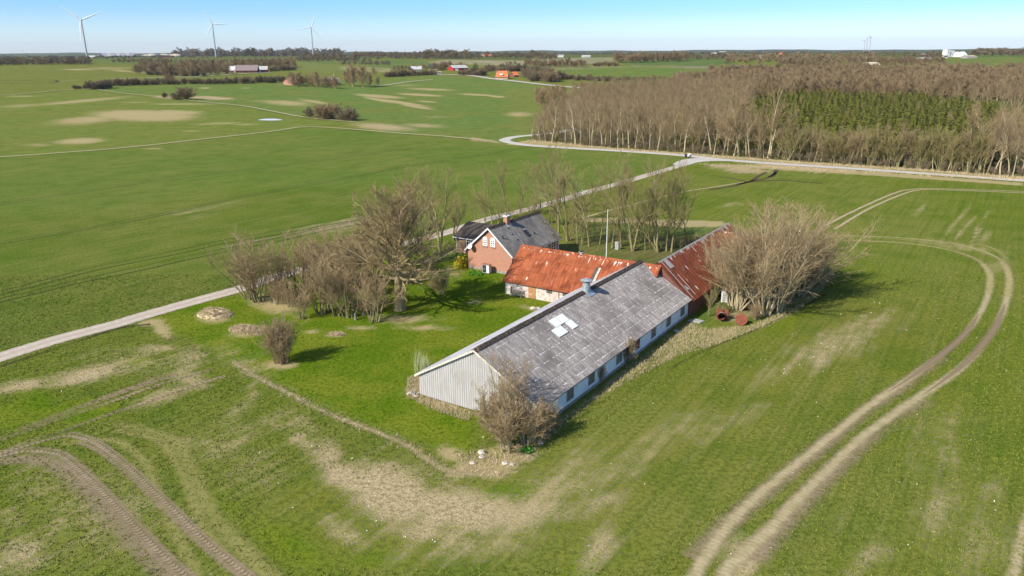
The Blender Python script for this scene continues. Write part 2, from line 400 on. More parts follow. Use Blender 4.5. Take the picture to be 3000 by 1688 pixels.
paint_col([(1850,192),(2080,194),(2080,202),(1860,198)], (.30,.25,.18), 5)
paint_col([(1640,206),(1900,196),(2100,205),(2300,208),(2100,230),(1700,225),(1630,215)], (.14,.21,.05), 6)
paint_col([(2280,198),(2500,200),(2400,214),(2280,214)], (.38,.34,.2), 5)
paint_col([(2760,168),(3000,164),(3000,200),(2840,205),(2770,190)], (.17,.20,.055), 8)
paint_col([(2810,160),(3000,158),(3000,166),(2860,168)], (.07,.15,.06), 5)
paint_col([(2600,195),(2770,200),(2820,220),(3000,215),(3000,240),(2500,230)], (.30,.27,.13), 8)
paint_col([(290,262),(325,251),(500,248),(840,238),(1270,222),(1440,233),(1590,252),(1620,262),(1620,420),(1460,424),(1300,402),(1155,390),(1042,358),(890,345),(787,326),(704,311),(560,297),(455,284)], G2, 3)
paint_col([(-80,288),(186,266),(290,264),(455,285),(560,298),(704,312),(787,327),(890,346),(1042,359),(890,372),(787,387),(580,410),(372,433),(165,450),(-80,470)], G3, 3)
paint_col([(1480,258),(1640,262),(2000,240),(2400,250),(2400,300),(1600,330),(1560,400),(1500,395)], (.19,.22,.06), 6)
paint_col([(-80,470),(165,450),(372,433),(580,410),(787,387),(890,372),(1155,390),(1310,402),(1460,424),(1900,452),(2030,470),(1660,580),(1415,645),(1279,688),(1010,756),(708,843),(350,945),(0,1045),(-80,1070)], (.132,.186,.034), 2)
paint_col([(-80,640),(400,610),(800,560),(1200,540),(1500,560),(1415,645),(1279,688),(1010,756),(708,843),(350,945),(0,1045),(-80,1070)], (.106,.152,.018), 12)
# pale and bare patches in the fields
for a in [(420,338,170,17,1.25,-1),(250,352,120,14,.75,4),(500,331,110,10,.95,0),(240,296,170,6,.7,5),(60,310,90,6,.55,3),(540,305,130,3,.7,0),(235,413,85,10,.95,3),(110,425,60,6,.5,0),
          (450,436,40,3,.6,0),(560,384,40,3,.5,0),(640,362,90,5,.55,2),(720,365,60,4,.5,0),(400,300,60,3,.5,0),(60,282,60,3,.6,0),(560,290,50,3,.4,0)]: ell(dry, *a)
for a in [(1110,282,80,5,1.1,-4),(1170,300,95,4,1.2,-8),(1220,313,60,3.5,1.2,-9),(1230,278,80,3.5,1.1,-3),(1110,293,60,4,1.0,-10),(1250,298,40,2.5,.9,-4),(1260,262,90,4,.8,-2),(1400,278,70,3,1.0,-3),(1455,283,30,3,1.1,-4),
          (1520,335,50,9,.7,0),(840,302,90,9,.75,-3),(920,298,60,5,.8,-8),(780,296,70,4,.5,0),(600,258,20,3,.9,0),(720,258,20,2.5,.6,0),(1190,250,60,5,.4,0)]: ell(dry, *a)
for a in [(1120,372,120,12,.8,-4),(1240,368,90,8,.6,-2),(1280,343,60,5,.4,0),(610,287,70,6,1.1,-2),(480,285,50,5,.9,-5),(640,289,50,4,1.2,0)]: ell(soil, *a)
for a in [(230,204,60,3,.8,-1),(360,208,55,3,.9,-6),(420,214,30,2,.8,-2),(320,200,100,5,.5,0)]: ell(dry, *a)
# near left field: worn strip by the road
for a in [(1000,660,180,22,.55,10),(600,610,150,12,.35,10),(560,640,120,9,.3,10)]: ell(soil, *a)
# foreground soil and straw patches
for a in [(1150,1440,190,95,1.0,-25),(1350,1490,260,75,.95,-5),(1200,1420,330,130,.4,-15),(1600,1480,380,110,.28,8),(2480,990,280,90,.25,22),(1010,1400,110,50,.9,-25),(960,1340,60,60,.75,-40),(1500,1500,200,60,.65,5),(1250,1560,200,35,.7,0),(1010,1560,120,40,.6,-30),
          (1750,1480,150,50,.45,20),(1600,1400,90,30,.35,35),(1450,1390,70,25,.6,10),(1750,1600,110,70,.5,45),
          (250,1100,150,28,.85,12),(60,1130,110,24,.75,10),(560,1060,70,60,.5,-40),(470,1020,100,15,.6,0),(560,1110,70,32,.7,-20),(480,1160,110,30,.6,20),(700,1200,80,34,.4,45),(740,1150,25,45,.55,-10),
          (60,1620,120,60,.7,20),(170,1540,80,30,.4,20),(30,1520,60,50,.5,0),(560,1290,110,30,.4,-10),(880,1290,70,30,.7,-35),(800,1240,70,30,.4,-30),
          (2450,1010,200,65,.48,20),(2520,960,170,50,.42,15),(2300,1080,130,40,.36,25),(2150,1230,160,40,.35,25),(2050,1260,110,28,.4,35),(2680,1170,60,30,.3,40),
          (2350,490,200,14,1.0,-4),(2180,498,100,12,.8,-3),(2560,500,120,8,.5,-4),(2120,490,60,10,.6,0),
          (2750,1500,140,90,.36,50),(2780,1340,90,50,.36,50),(2550,1640,120,50,.5,30),(2900,1450,80,60,.3,60),(2450,1520,70,40,.3,50),(2200,1640,120,50,.75,50),(2130,1600,70,60,.6,50)]: ell(soil, *a)
for a in [(2810,640,60,9,.6,50),(2830,665,60,7,.55,48),(2875,650,70,7,.5,55),(2860,690,50,6,.45,50),(2700,610,40,14,.4,45),(2880,700,50,14,.4,40),(2140,600,60,10,.4,10),(2800,720,200,16,.45,-8),(2930,780,30,40,.5,-60)]: ell(dry, *a)
for a in [(1620,1420,260,90,.42,35),(1900,1300,250,70,.35,38),(700,1330,260,120,.35,-35),(300,1500,250,160,.4,0),(1400,1600,420,60,.35,5),(2750,1250,160,120,.3,50),(2850,1600,160,120,.4,50),(150,1420,160,100,.35,0),
          (700,1050,150,60,.35,-20),(400,1060,200,60,.4,0),(880,1240,110,40,.5,-35)]: ell(dry, *a)
# the lawn
lawn = [(440,935),(560,890),(700,866),(790,850),(1010,800),(1250,715),(1345,745),(1480,805),(1490,862),(1640,890),(1232,1160),(1400,1215),(1385,1330),(1330,1325),(1180,1280),(1060,1235),(960,1190),(860,1140),(770,1095),(690,1065),(620,1025),(540,985),(455,955)]
paint_col([(1540,1340),(2000,1080),(2350,900),(2500,860),(2800,950),(2750,1060),(2400,1280),(1900,1688),(900,1688),(700,1500),(900,1350),(1300,1420)], (.165,.175,.024), 9)
paint_col(lawn, (.148,.200,.016), 1.5); paint(lush, lawn, 1.0, 1.5)
for a in [(110,1190,90,60,.9,0),(250,1200,130,40,1.0,5),(20,1220,60,50,.9,0),(410,1060,70,25,.8,0),(850,1600,200,60,.75,-30),(1100,1640,160,40,.6,0),(640,1480,110,60,.6,-40),(560,1380,80,70,.5,-40),(1460,1450,150,35,.8,10),(1900,1150,300,35,.35,38),(2320,930,120,40,.6,35),(2100,1590,60,50,.6,50),(1700,1660,90,60,.6,40),(2450,1640,40,50,.5,60),
          (2550,800,250,70,.45,-5),(2950,950,30,90,.3,0),(700,560,260,30,.3,5),(450,760,260,30,.35,12),(700,625,200,22,.35,10)]: ell(lush, *a)
# dry margins and woodland floor
for a in [(640,915,0,0,0,0),(630,925,58,22,1.1,0),(730,968,60,17,1.1,10),(985,982,30,7,1.0,0),(915,972,30,8,.9,0),(800,1000,40,14,.8,30),(825,1070,55,14,1.0,0),(720,975,70,20,.6,5),(475,965,45,22,1.0,-40),(440,945,45,12,.9,10),(800,890,110,30,.8,-15),(1060,960,60,10,.7,0),
          (1215,1150,30,18,1.2,0),(1300,1185,90,12,1.0,-18),(1230,1130,25,40,.9,10),(1420,1370,120,32,1.2,5),(1500,1345,90,22,1.0,10),(1320,1330,60,25,.9,-25),(1440,1385,70,20,.8,0),(1180,935,110,16,.8,0),(1250,960,110,12,.6,0),(1390,885,35,8,.6,0),(1560,905,50,7,.8,-15),(1320,800,50,25,.5,0)]:
    if a[2]: ell(dry, *a)
paint(dry, [(1585,1268),(2018,935),(2075,960),(2200,950),(2350,890),(2420,812),(2440,790),(2445,812),(2400,862),(2330,915),(2250,955),(2100,1010),(1980,1040),(1850,1110),(1740,1170),(1650,1240),(1560,1330),(1480,1395),(1420,1402),(1370,1385),(1340,1330)], .55, 1.2)
paint(soil, [(2080,930),(2340,870),(2430,790),(2445,800),(2330,905),(2150,950)], .6, 1.5)
for a in [(1240,330+600,90,14,.35,0)]: ell(soil, *a)
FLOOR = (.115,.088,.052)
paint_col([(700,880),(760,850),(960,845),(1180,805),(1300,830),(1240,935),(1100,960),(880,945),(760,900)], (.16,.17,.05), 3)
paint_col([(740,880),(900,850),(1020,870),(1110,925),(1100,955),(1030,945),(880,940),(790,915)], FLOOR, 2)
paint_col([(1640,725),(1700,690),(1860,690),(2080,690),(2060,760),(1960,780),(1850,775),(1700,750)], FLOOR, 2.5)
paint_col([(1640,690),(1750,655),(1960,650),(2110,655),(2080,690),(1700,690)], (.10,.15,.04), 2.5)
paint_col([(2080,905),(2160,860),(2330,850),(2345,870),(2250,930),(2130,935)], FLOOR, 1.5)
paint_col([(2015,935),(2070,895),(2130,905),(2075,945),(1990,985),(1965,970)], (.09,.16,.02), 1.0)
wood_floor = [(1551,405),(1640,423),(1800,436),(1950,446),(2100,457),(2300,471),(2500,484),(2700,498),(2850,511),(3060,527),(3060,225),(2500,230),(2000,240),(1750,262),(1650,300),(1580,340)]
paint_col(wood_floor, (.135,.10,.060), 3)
paint(dry, [(1480,424),(1800,443),(2030,458),(2300,478),(2700,503),(3000,527),(3000,521),(2700,495),(2300,470),(2030,449),(1800,433),(1560,408)], .9, 1.0)
paint(dry, [(2080,482),(2300,487),(2700,514),(3000,536),(3000,545),(2700,524),(2300,498),(2080,488)], .9, 1.2)
paint(dry, [(1380,402),(1447,412),(1470,420),(1380,412)], 1.0, 1.5)
paint(dry, [(1700,636),(1850,640),(2110,648),(2150,662),(2000,668),(1850,655),(1700,650)], .95, 1.5)
paint_col([(1340,690),(1640,735),(1900,775),(1850,790),(1700,775),(1560,760),(1500,740)], (.33,.27,.21), 1.0)

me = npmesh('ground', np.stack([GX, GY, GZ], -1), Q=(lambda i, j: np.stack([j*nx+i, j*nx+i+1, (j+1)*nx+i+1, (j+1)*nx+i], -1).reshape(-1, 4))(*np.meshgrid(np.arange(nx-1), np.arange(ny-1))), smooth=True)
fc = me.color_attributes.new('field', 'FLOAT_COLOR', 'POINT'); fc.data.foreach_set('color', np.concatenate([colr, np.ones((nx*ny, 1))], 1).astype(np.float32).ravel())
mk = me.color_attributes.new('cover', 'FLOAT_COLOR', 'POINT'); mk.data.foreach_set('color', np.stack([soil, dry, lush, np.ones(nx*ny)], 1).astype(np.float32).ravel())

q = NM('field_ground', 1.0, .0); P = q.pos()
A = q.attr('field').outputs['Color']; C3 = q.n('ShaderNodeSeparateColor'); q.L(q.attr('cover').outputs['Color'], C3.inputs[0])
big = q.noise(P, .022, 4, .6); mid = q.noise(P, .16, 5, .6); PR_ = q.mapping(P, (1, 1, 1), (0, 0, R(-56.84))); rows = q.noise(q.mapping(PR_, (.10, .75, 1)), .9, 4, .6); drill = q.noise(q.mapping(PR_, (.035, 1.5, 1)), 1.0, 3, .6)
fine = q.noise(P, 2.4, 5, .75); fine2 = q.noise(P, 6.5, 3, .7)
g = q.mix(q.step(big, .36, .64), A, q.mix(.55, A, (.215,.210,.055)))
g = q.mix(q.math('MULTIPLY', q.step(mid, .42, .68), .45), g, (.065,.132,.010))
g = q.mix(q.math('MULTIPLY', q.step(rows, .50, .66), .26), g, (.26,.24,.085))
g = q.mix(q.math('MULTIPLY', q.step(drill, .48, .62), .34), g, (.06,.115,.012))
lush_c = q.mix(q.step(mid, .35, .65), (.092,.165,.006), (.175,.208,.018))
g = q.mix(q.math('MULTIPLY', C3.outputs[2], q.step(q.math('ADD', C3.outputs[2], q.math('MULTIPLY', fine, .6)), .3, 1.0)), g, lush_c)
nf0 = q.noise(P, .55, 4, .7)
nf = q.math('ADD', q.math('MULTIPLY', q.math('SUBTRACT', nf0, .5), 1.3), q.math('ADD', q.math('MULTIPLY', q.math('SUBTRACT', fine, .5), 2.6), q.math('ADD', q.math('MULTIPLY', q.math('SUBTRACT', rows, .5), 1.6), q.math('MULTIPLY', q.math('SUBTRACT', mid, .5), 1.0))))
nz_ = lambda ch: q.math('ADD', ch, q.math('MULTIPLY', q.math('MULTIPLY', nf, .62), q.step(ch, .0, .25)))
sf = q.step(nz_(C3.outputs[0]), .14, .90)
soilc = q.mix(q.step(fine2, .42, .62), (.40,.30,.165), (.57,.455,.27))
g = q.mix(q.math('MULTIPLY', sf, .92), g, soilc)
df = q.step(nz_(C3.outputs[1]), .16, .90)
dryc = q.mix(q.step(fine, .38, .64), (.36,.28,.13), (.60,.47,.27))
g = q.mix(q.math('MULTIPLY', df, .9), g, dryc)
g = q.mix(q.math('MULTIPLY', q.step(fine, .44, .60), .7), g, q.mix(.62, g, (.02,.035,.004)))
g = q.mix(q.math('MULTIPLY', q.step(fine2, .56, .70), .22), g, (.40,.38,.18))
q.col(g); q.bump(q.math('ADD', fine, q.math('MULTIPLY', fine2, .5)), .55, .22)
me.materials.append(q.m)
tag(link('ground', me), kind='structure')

# ------------------------------------------------------------------ ribbons lying on the ground
def resample(P, step):
    P = np.array(P)[:, :2]; n = len(P); out_ = []
    for i in range(n-1):
        p0, p1, p2, p3 = P[max(i-1, 0)], P[i], P[i+1], P[min(i+2, n-1)]
        k = max(1, int(np.linalg.norm(p2-p1)/step))
        for t in np.arange(k)/k:
            out_.append(.5*((2*p1)+(-p0+p2)*t+(2*p0-5*p1+4*p2-p3)*t*t+(-p0+3*p1-3*p2+p3)*t**3))
    out_.append(P[-1]); return np.array(out_)
def ribbon(name, pxs, width, mat, lift=.02, step=1.0, world=False, kind='structure', widths=None, **kw):
    P = resample(pxs if world else gps(pxs), step); d = np.gradient(P, axis=0); d /= np.linalg.norm(d, axis=1)[:, None]+1e-9
    nrm = np.stack([-d[:, 1], d[:, 0]], -1); K = 6; V = []; UV = []; s_ = np.concatenate([[0], np.cumsum(np.linalg.norm(np.diff(P, axis=0), axis=1))])
    W = np.interp(np.linspace(0, 1, len(P)), np.linspace(0, 1, len(widths)), widths) if widths else np.full(len(P), width)
    for k in range(K+1):
        u = k/K-.5; X = P+nrm*(u*W)[:, None]; z = tz(X[:, 0], X[:, 1])+lift+np.maximum(0, np.hypot(X[:, 0], X[:, 1])-330)*.0006
        V.append(np.stack([X[:, 0], X[:, 1], z], -1)); UV.append(np.stack([np.full(len(P), k/K), s_], -1))
    V = np.stack(V, 1).reshape(-1, 3); UV = np.stack(UV, 1).reshape(-1, 2); n = len(P)
    Q = np.array([[i*(K+1)+k, i*(K+1)+k+1, (i+1)*(K+1)+k+1, (i+1)*(K+1)+k] for i in range(n-1) for k in range(K)])[:, ::-1]
    me = npmesh(name, V, Q=Q, mat=mat, smooth=True)
    ul = me.uv_layers.new(name='UVMap'); li = np.empty(len(me.loops), np.int32); me.loops.foreach_get('vertex_index', li)
    ul.data.foreach_set('uv', UV[li].astype(np.float32).ravel()); return tag(link(name, me), kind=kind, **kw)
def mat_ribbon(name, core, edge, alpha=1.0, soft=(.5, .30), tread=0.0, tread_c=(.05,.03,.02), ruts=False, nscale=1.2, spacing=.3, patch=0.0, angle=1.2):
    q = NM(name, .95, .1); uv = q.n('ShaderNodeUVMap').outputs[0]; u, v, _ = q.sep(uv); P = q.pos()
    n1 = q.noise(P, nscale, 5, .7); n2 = q.noise(P, 7, 3, .7); nb = q.noise(P, .09, 3, .5)
    c = q.mix(q.step(n1, .35, .65), core, edge); c = q.mix(q.math('MULTIPLY', q.step(n2, .45, .7), .3), c, tuple(k*.6 for k in core))
    au = q.math('ABSOLUTE', q.math('SUBTRACT', u, .5))
    if ruts:
        r_ = q.step(q.math('ABSOLUTE', q.math('SUBTRACT', au, .24)), .16, .04); c = q.mix(q.math('MULTIPLY', q.math('SUBTRACT', 1, r_), .45), c, tuple(k*.72 for k in core))
    if tread:
        ph = q.math('ADD', q.math('MULTIPLY', v, 2*math.pi/spacing), q.math('MULTIPLY', au, angle*2*math.pi))
        t_ = q.math('MULTIPLY', q.step(q.math('SINE', ph), .0, .55), q.math('MULTIPLY', q.step(au, .42, .25), q.step(n1, .25, .5)))
        c = q.mix(q.math('MULTIPLY', t_, tread), c, tread_c)
    q.col(c)
    al = q.step(q.math('ADD', au, q.math('MULTIPLY', q.math('SUBTRACT', n1, .5), .30)), soft[0], soft[1])
    if patch: al = q.math('MULTIPLY', al, q.step(nb, .5-patch, .5+.12))
    q.put(q.b.inputs['Alpha'], q.math('MULTIPLY', al, alpha)); return q.m
MR = mat_ribbon
m_road = MR('gravel_farm_road', (.46,.38,.30), (.56,.48,.39), 1, (.5, .47), ruts=True)
m_asph = MR('pale_asphalt', (.47,.43,.385), (.54,.50,.455), 1, (.51, .48), nscale=.5)
m_path = MR('pale_dirt_path', (.46,.40,.29), (.52,.46,.34), .9, (.5, .3))
m_tread = MR('tractor_tread_soil', (.40,.31,.20), (.33,.26,.15), .85, (.5, .14), tread=.62, tread_c=(.07,.045,.028), spacing=.40, angle=.9, patch=.6)
m_treadlite = MR('faint_tread_soil', (.40,.31,.19), (.34,.27,.15), .8, (.5, .25), tread=.55, tread_c=(.07,.05,.02), spacing=.52, patch=.3)
m_smear = MR('smeared_brown_soil', (.40,.30,.20), (.33,.25,.15), .62, (.5, .08), patch=.35, tread=.2, tread_c=(.12,.08,.05), spacing=.5, angle=-1.2)
m_curve = MR('worn_brown_wheel_track', (.56,.46,.27), (.45,.38,.19), .74, (.5, .08), tread=.25, tread_c=(.22,.15,.09), spacing=.45)
m_curve_d = MR('dark_wet_wheel_track', (.20,.125,.09), (.30,.20,.14), .38, (.5, .25), tread=.3, tread_c=(.06,.035,.03), spacing=.4)
m_yell = MR('yellowed_crop_track', (.38,.34,.12), (.32,.31,.09), .6, (.5, .05), patch=.35)
m_tan = MR('tan_green_wheel_track', (.46,.39,.18), (.36,.33,.12), .75, (.5, .08), patch=.6)
m_pale = MR('pale_worn_track', (.46,.37,.22), (.40,.32,.18), .85, (.5, .25))
m_tram = MR('dark_tramline', (.035,.06,.012), (.07,.09,.022), .95, (.5, .2), tread=.7, tread_c=(.03,.045,.012), spacing=.5)
m_mud = MR('dark_mud_rut', (.065,.04,.028), (.10,.07,.045), .95, (.5, .2))
m_verge = MR('dry_field_margin', (.44,.37,.23), (.36,.32,.17), .95, (.5, .22), nscale=.6)
m_margin = MR('ragged_dry_margin', (.46,.37,.21), (.34,.29,.13), .75, (.5, .0), nscale=1.0, patch=.5)
m_ditch = MR('dark_furrow', (.05,.045,.02), (.09,.08,.03), .8, (.5, .15), patch=.25)
ribbon('farm_road', [(-80,1073),(0,1047),(175,993),(350,947),(400,931),(545,890),(708,845),(795,815),(1010,758),(1279,690),(1415,647),(1462,634),(1520,620),(1566,609),(1601,598),(1660,582),(1719,563),(1824,535),(1929,504),(2016,479),(2045,466)], 3.1, m_road, .03)
main_px = [(3150,539),(3000,529.5),(2893,522),(2699,508),(2466,492),(2272,480),(2116,468),(2034,459),(1929,450),(1789,441),(1649,433),(1545,425.6),(1500,419),(1478,411.5),(1495,404),(1524,399.5),(1552,397),(1620,390),(1700,376)]
ribbon('country_road', main_px, 4.3, m_asph, .045)
ribbon('road_mouth', [(1985,484),(2025,472),(2070,468),(2130,470)], 5.5, m_asph, .036, widths=[3.2,6,8,4])
ribbon('country_lane', [(1200,217),(1287,220),(1369,221.5),(1446,232),(1505,238),(1594,248.5),(1679,256.5),(1760,262)], 6, m_asph, .05, 4)
ribbon('yard_drive', [(1420,712),(1560,738),(1700,757),(1850,783),(1930,800)], 4.6, m_road, .03)
ribbon('footpath', [(1100,254),(1143,248),(1200,240),(1268,234)], 4.5, m_path, .05, 4)
ribbon('farm_drive', [(330,232),(480,228),(560,226),(640,221),(720,216),(800,213)], 4, m_asph, .05, 4)
def track(pts, w_, mat, lift=.02, step=.8): ribbon('wheel_track', pts, w_, mat, lift, step)
inner = [(2028.5,1700),(2095,1589),(2190,1480),(2308.6,1380),(2451,1266),(2546,1190),(2664.8,1109),(2762,1037),(2834.5,970.4),(2879,903),(2899,845),(2900,800),(2878,773)]
outer = [(2114,1700),(2142,1655),(2247,1560),(2332,1470),(2451,1351),(2546,1266),(2688.5,1166),(2789.6,1098),(2852,1042),(2906,975),(2937.6,912),(2955,854),(2955,804),(2937,768)]
ribbon('wheel_track', inner, 1, m_curve, .022, .8, widths=[1.5,1.2,1.35,1.1,1.25,1.4]); ribbon('wheel_track', outer, 1, m_curve, .022, .8, widths=[1.7,1.3,1.55,1.25,1.4,1.5])
track([(2030,1640),(2170,1500),(2308,1388),(2451,1274),(2546,1198),(2664,1117),(2762,1045)], 2.4, m_smear, .016)
track([(2200,1640),(2332,1490),(2451,1368),(2560,1272),(2700,1170)], 2.6, m_smear, .016)
for dk in ([(2600,1150),(2664,1109),(2762,1037),(2834,970),(2868,920)], [(2700,1160),(2760,1118),(2830,1062),(2895,990),(2925,940),(2945,890)]): ribbon('wheel_track', dk, 1, m_curve_d, .028, .8, widths=[.05,.7,1.2,1.0,.05])
for tn in ([(2895,860),(2900,815),(2885,780),(2850,755),(2780,733),(2680,716),(2580,709),(2471,704)], [(2950,870),(2957,815),(2940,770),(2895,742),(2830,722),(2750,708),(2640,697),(2540,693),(2460,690)]): ribbon('wheel_track', tn, 1, m_tan, .024, .8, widths=[1.4,1.5,1.4,1.2,1.0,.9,.8,.7])
for o_ in (0, 14): track([(2878,773-o_*.2),(2830,750-o_*.3),(2762,728-o_*.4),(2673,714-o_*.6),(2583,707-o_*.7),(2471,705-o_)], 1.5, m_yell, .02)
track([(2937,768),(2890,745),(2820,722),(2762,712),(2650,700)], 1.4, m_yell, .021)
track([(2955,804),(2950,770),(2935,745),(2900,725),(2850,712)], 1.5, m_yell, .019)
track([(2417,661),(2516,611.5),(2619,566.6),(2673,555),(2762,553.5),(3080,564)], .95, m_pale, .02, 1.5)
track([(2445,672),(2538,616),(2628,575.6),(2686,558),(2762,556.5),(3080,569)], .95, m_pale, .025, 1.5)
track([(2965,1700),(2975,1660),(2998,1560),(3040,1440)], 1.1, m_curve, .02)
T1a = [(-60,1303),(0,1289.6),(71,1263.5),(190,1225.5),(332,1175.7),(451,1133),(622,1081.7)]
T1b = [(-60,1340),(0,1327.6),(95,1289.6),(190,1261),(308.6,1218.4),(427,1180),(546,1137.7),(660,1102)]
track(T1a, .75, m_treadlite, .03, .5); track(T1b, .75, m_treadlite, .03, .5)
T2a = [(-60,1345),(0,1332),(95,1302),(190,1279),(237.4,1286),(294,1309),(380,1377),(451,1443),(522,1510),(593.5,1581),(665,1640),(740,1700)]
T2b = [(-60,1348),(0,1339),(71,1324),(142.4,1327.6),(190,1345),(261,1406),(332,1478),(403.6,1554),(475,1627),(560,1705)]
track([(x+8, y-10) for x, y in T2a], .5, m_smear, .024, .5); track([(x-8, y+12) for x, y in T2a[4:]], .8, m_smear, .02, .5)
track([(x+12, y-10) for x, y in T2b], .7, m_smear, .024, .5); track([(x-10, y+12) for x, y in T2b[4:]], .7, m_smear, .02, .5)
track(T2a, .62, m_tread, .04, .5); track(T2b, .62, m_tread, .04, .5)
track([(332,1262),(451,1285),(503,1332),(546,1418),(570,1484),(612.5,1570),(670,1640),(730,1700)], 1.3, m_yell, .018, .6)
track([(180,1300),(330,1290),(410,1340),(450,1410),(470,1470),(530,1590),(580,1690)], 1.5, m_yell, .017, .6)
track([(340,1240),(430,1262),(520,1300),(560,1380),(590,1450),(640,1530),(720,1620),(800,1700)], 2.2, m_yell, .015, .6)
track([(-40,1360),(80,1345),(170,1365),(250,1430),(330,1520),(420,1610),(500,1700)], 2.4, m_smear, .014, .6)
track([(60,1262),(220,1200),(380,1140),(520,1095)], 2.0, m_smear, .012, .6)

for pts in ([(-60,727),(0,715.5),(165.6,688.6),(372.7,651),(497,626.5),(662.5,589),(828,558),(1000,527),(1250,480),(1500,443)],
            [(-60,611),(0,601.7),(165.6,574.7),(372.7,543.7),(580,516.8),(787,492),(1000,463),(1250,430)]):
    track(pts, .52, m_tram, .02, 1.5); track([(x, y-6.5*(1-x/3500)) for x, y in pts], .36, m_tram, .02, 1.5)
for pts in ([(-60,878),(60,850),(250,800),(400,768.6),(525.6,743.5),(651,715),(759,697),(866,677),(974,657),(1130,630)], [(-60,900),(100,862),(250,826),(400,795.5),(525.6,767),(669,736),(830.6,704),(974,672),(1150,640)]):
    track(pts, .62, m_tram, .02, .8); track([(x, y-11) for x, y in pts], .4, m_tram, .02, .8)
track([(1150,628),(974,664),(830,692),(759,704),(651,728)], 1.6, m_smear, .012, 1)
for pts in ([(0,530),(250,500),(500,468),(800,430),(1100,405)], [(0,475),(400,435),(700,405),(1000,388)]): track(pts, .3, m_yell, .02, 2)
track([(2080,532),(2150,512),(2230,505),(2300,507),(2430,537-8)], .01, m_mud, .02)
bpy.data.objects.remove(bpy.data.objects[[o.name for o in COL.objects if o.name.startswith('wheel_track')][-1]])
for pts, wd in (([(2080,557),(2150,545),(2200,531),(2260,518),(2275,498)], 1.3), ([(2160,540),(2210,532),(2290,529),(2360,534),(2410,538)], 1.6), ([(2250,520),(2268,510),(2272,505)], 1.0), ([(2108,518),(2150,524),(2185,532)], .9), ([(2200,531),(2225,515),(2246,505)], 1.2)):
    track(pts, wd, m_mud, .03, .8)
track([(1700,640),(1850,600),(1990,565),(2080,550),(2180,534)], .9, m_pale, .022, 1)
for pts, wd in (([(-80,468),(0,460),(165.6,448.4),(372.7,431.9),(580,409),(787,386),(890,372),(1000,376),(1155,389),(1310,400),(1447,414)], 2.4), ([(281,262),(352,272.5),(455.5,283),(559,295),(704,309.7),(787,324),(890,343),(1000,354),(1042,357)], 2.6),
                ([(-60,283),(83,274.5),(186,264),(281,262)], 3)):
    ribbon('field_margin', pts, wd, m_verge, .04, 2)
    ribbon('furrow', [(x, y+3) for x, y in pts], wd*.35, m_ditch, .06, 2)
ribbon('field_margin', [(687,1063),(733,1092),(780,1120),(840,1150),(900,1182),(980,1220),(1100,1265),(1200,1310),(1300,1375),(1400,1392)], 1.1, m_margin, .02, .6)
ribbon('furrow', [(2420,862),(2250,950),(2100,1012),(2000,1060),(1930,1105)], .5, m_ditch, .03, .6)
ribbon('field_margin', [(440,950),(350,962),(260,990),(160,1022),(0,1075)], .9, m_ditch, .02, .6)
ribbon('furrow', [(-40,238),(60,237),(150,236),(168,239),(150,243),(60,245),(-40,246)], 4, m_ditch, .08, 3)
ribbon('field_margin', [(168,240),(240,235)], 3, m_verge, .08, 3)
# puddle in the far field
PW = [gp(792+34*math.cos(t)*(1+.15*math.sin(3*t)), 351+2.6*math.sin(t)) for t in [2*math.pi*i/24 for i in range(24)]]
mb = MB(); mb.poly([(p[0], p[1], p[2]+.08) for p in PW][::-1])
q = NM('puddle_water', .35, .5); q.col((.66,.66,.70)); tag(mb.build('water', q.m), kind='structure')
print('ground done')
# ------------------------------------------------------------------ grey cattle barn
def at_farm(name, b, a, label, cat, group=None): return empty(name, fw(b, a), FROT, label, cat, group)
W_, L_, HE, HR = 13.4, 36.3, 2.42, 6.25
SL = (HR-HE)/(W_/2)
barn = at_farm('barn', 0, 0, 'long low white-walled barn with a weathered grey corrugated roof and pale sheeted gable', 'barn')
mb = MB()
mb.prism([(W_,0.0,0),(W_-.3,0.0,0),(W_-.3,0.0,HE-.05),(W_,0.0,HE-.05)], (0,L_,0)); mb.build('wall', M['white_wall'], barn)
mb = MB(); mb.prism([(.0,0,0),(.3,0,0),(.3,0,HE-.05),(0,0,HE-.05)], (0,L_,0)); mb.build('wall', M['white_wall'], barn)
mb = MB(); mb.prism([(.31,.12,0),(W_-.31,.12,0),(W_-.31,.12,HE),(W_/2,.12,HR-.25),(.31,.12,HE)], (0,.15,0)); mb.build('gable_backing', M['plinth'], barn)
mb = MB(); mb.prism([(.31,L_-.3,0),(W_-.31,L_-.3,0),(W_-.31,L_-.3,HE),(W_/2,L_-.3,HR-.2),(.31,L_-.3,HE)], (0,.28,0)); mb.build('rear_gable', M['brick_dark'], barn)
# sheeted gable: vertical corrugation, real waves, cut to the roof line
mb = MB(); n = int(W_/.26*6)
for i in range(n):
    x0, x1 = W_*i/n, W_*(i+1)/n
    y0, y1 = [-.05-.028*math.cos(2*math.pi*x/.26) for x in (x0, x1)]
    z0, z1 = [HE-.12+min(x, W_-x)*SL for x in (x0, x1)]
    for za, zb, dy in ((.12, 2.35, 0), (2.3, 9, -.015)):
        a0, a1 = min(z0, zb), min(z1, zb)
        if a0 > za+.01: mb.poly([(x0,y0+dy,za),(x1,y1+dy,za),(x1,y1+dy,a1),(x0,y0+dy,a0)], [(x0,za),(x1,za),(x1,a1),(x0,a0)])
mb.build('gable_cladding', M['gable'], barn)
ov = .42; y0, y1 = -.28, L_+.12
def slope_sheet(b_ridge, z_ridge, b_eave, z_eave, a0, a1, **kw):
    V = Vector((b_eave-b_ridge, 0, z_eave-z_ridge)); return MB().corr((b_ridge, a0, z_ridge), (0,1,0), V, a1-a0, V.length, **kw)
ez = HR-SL*(W_/2+ov)
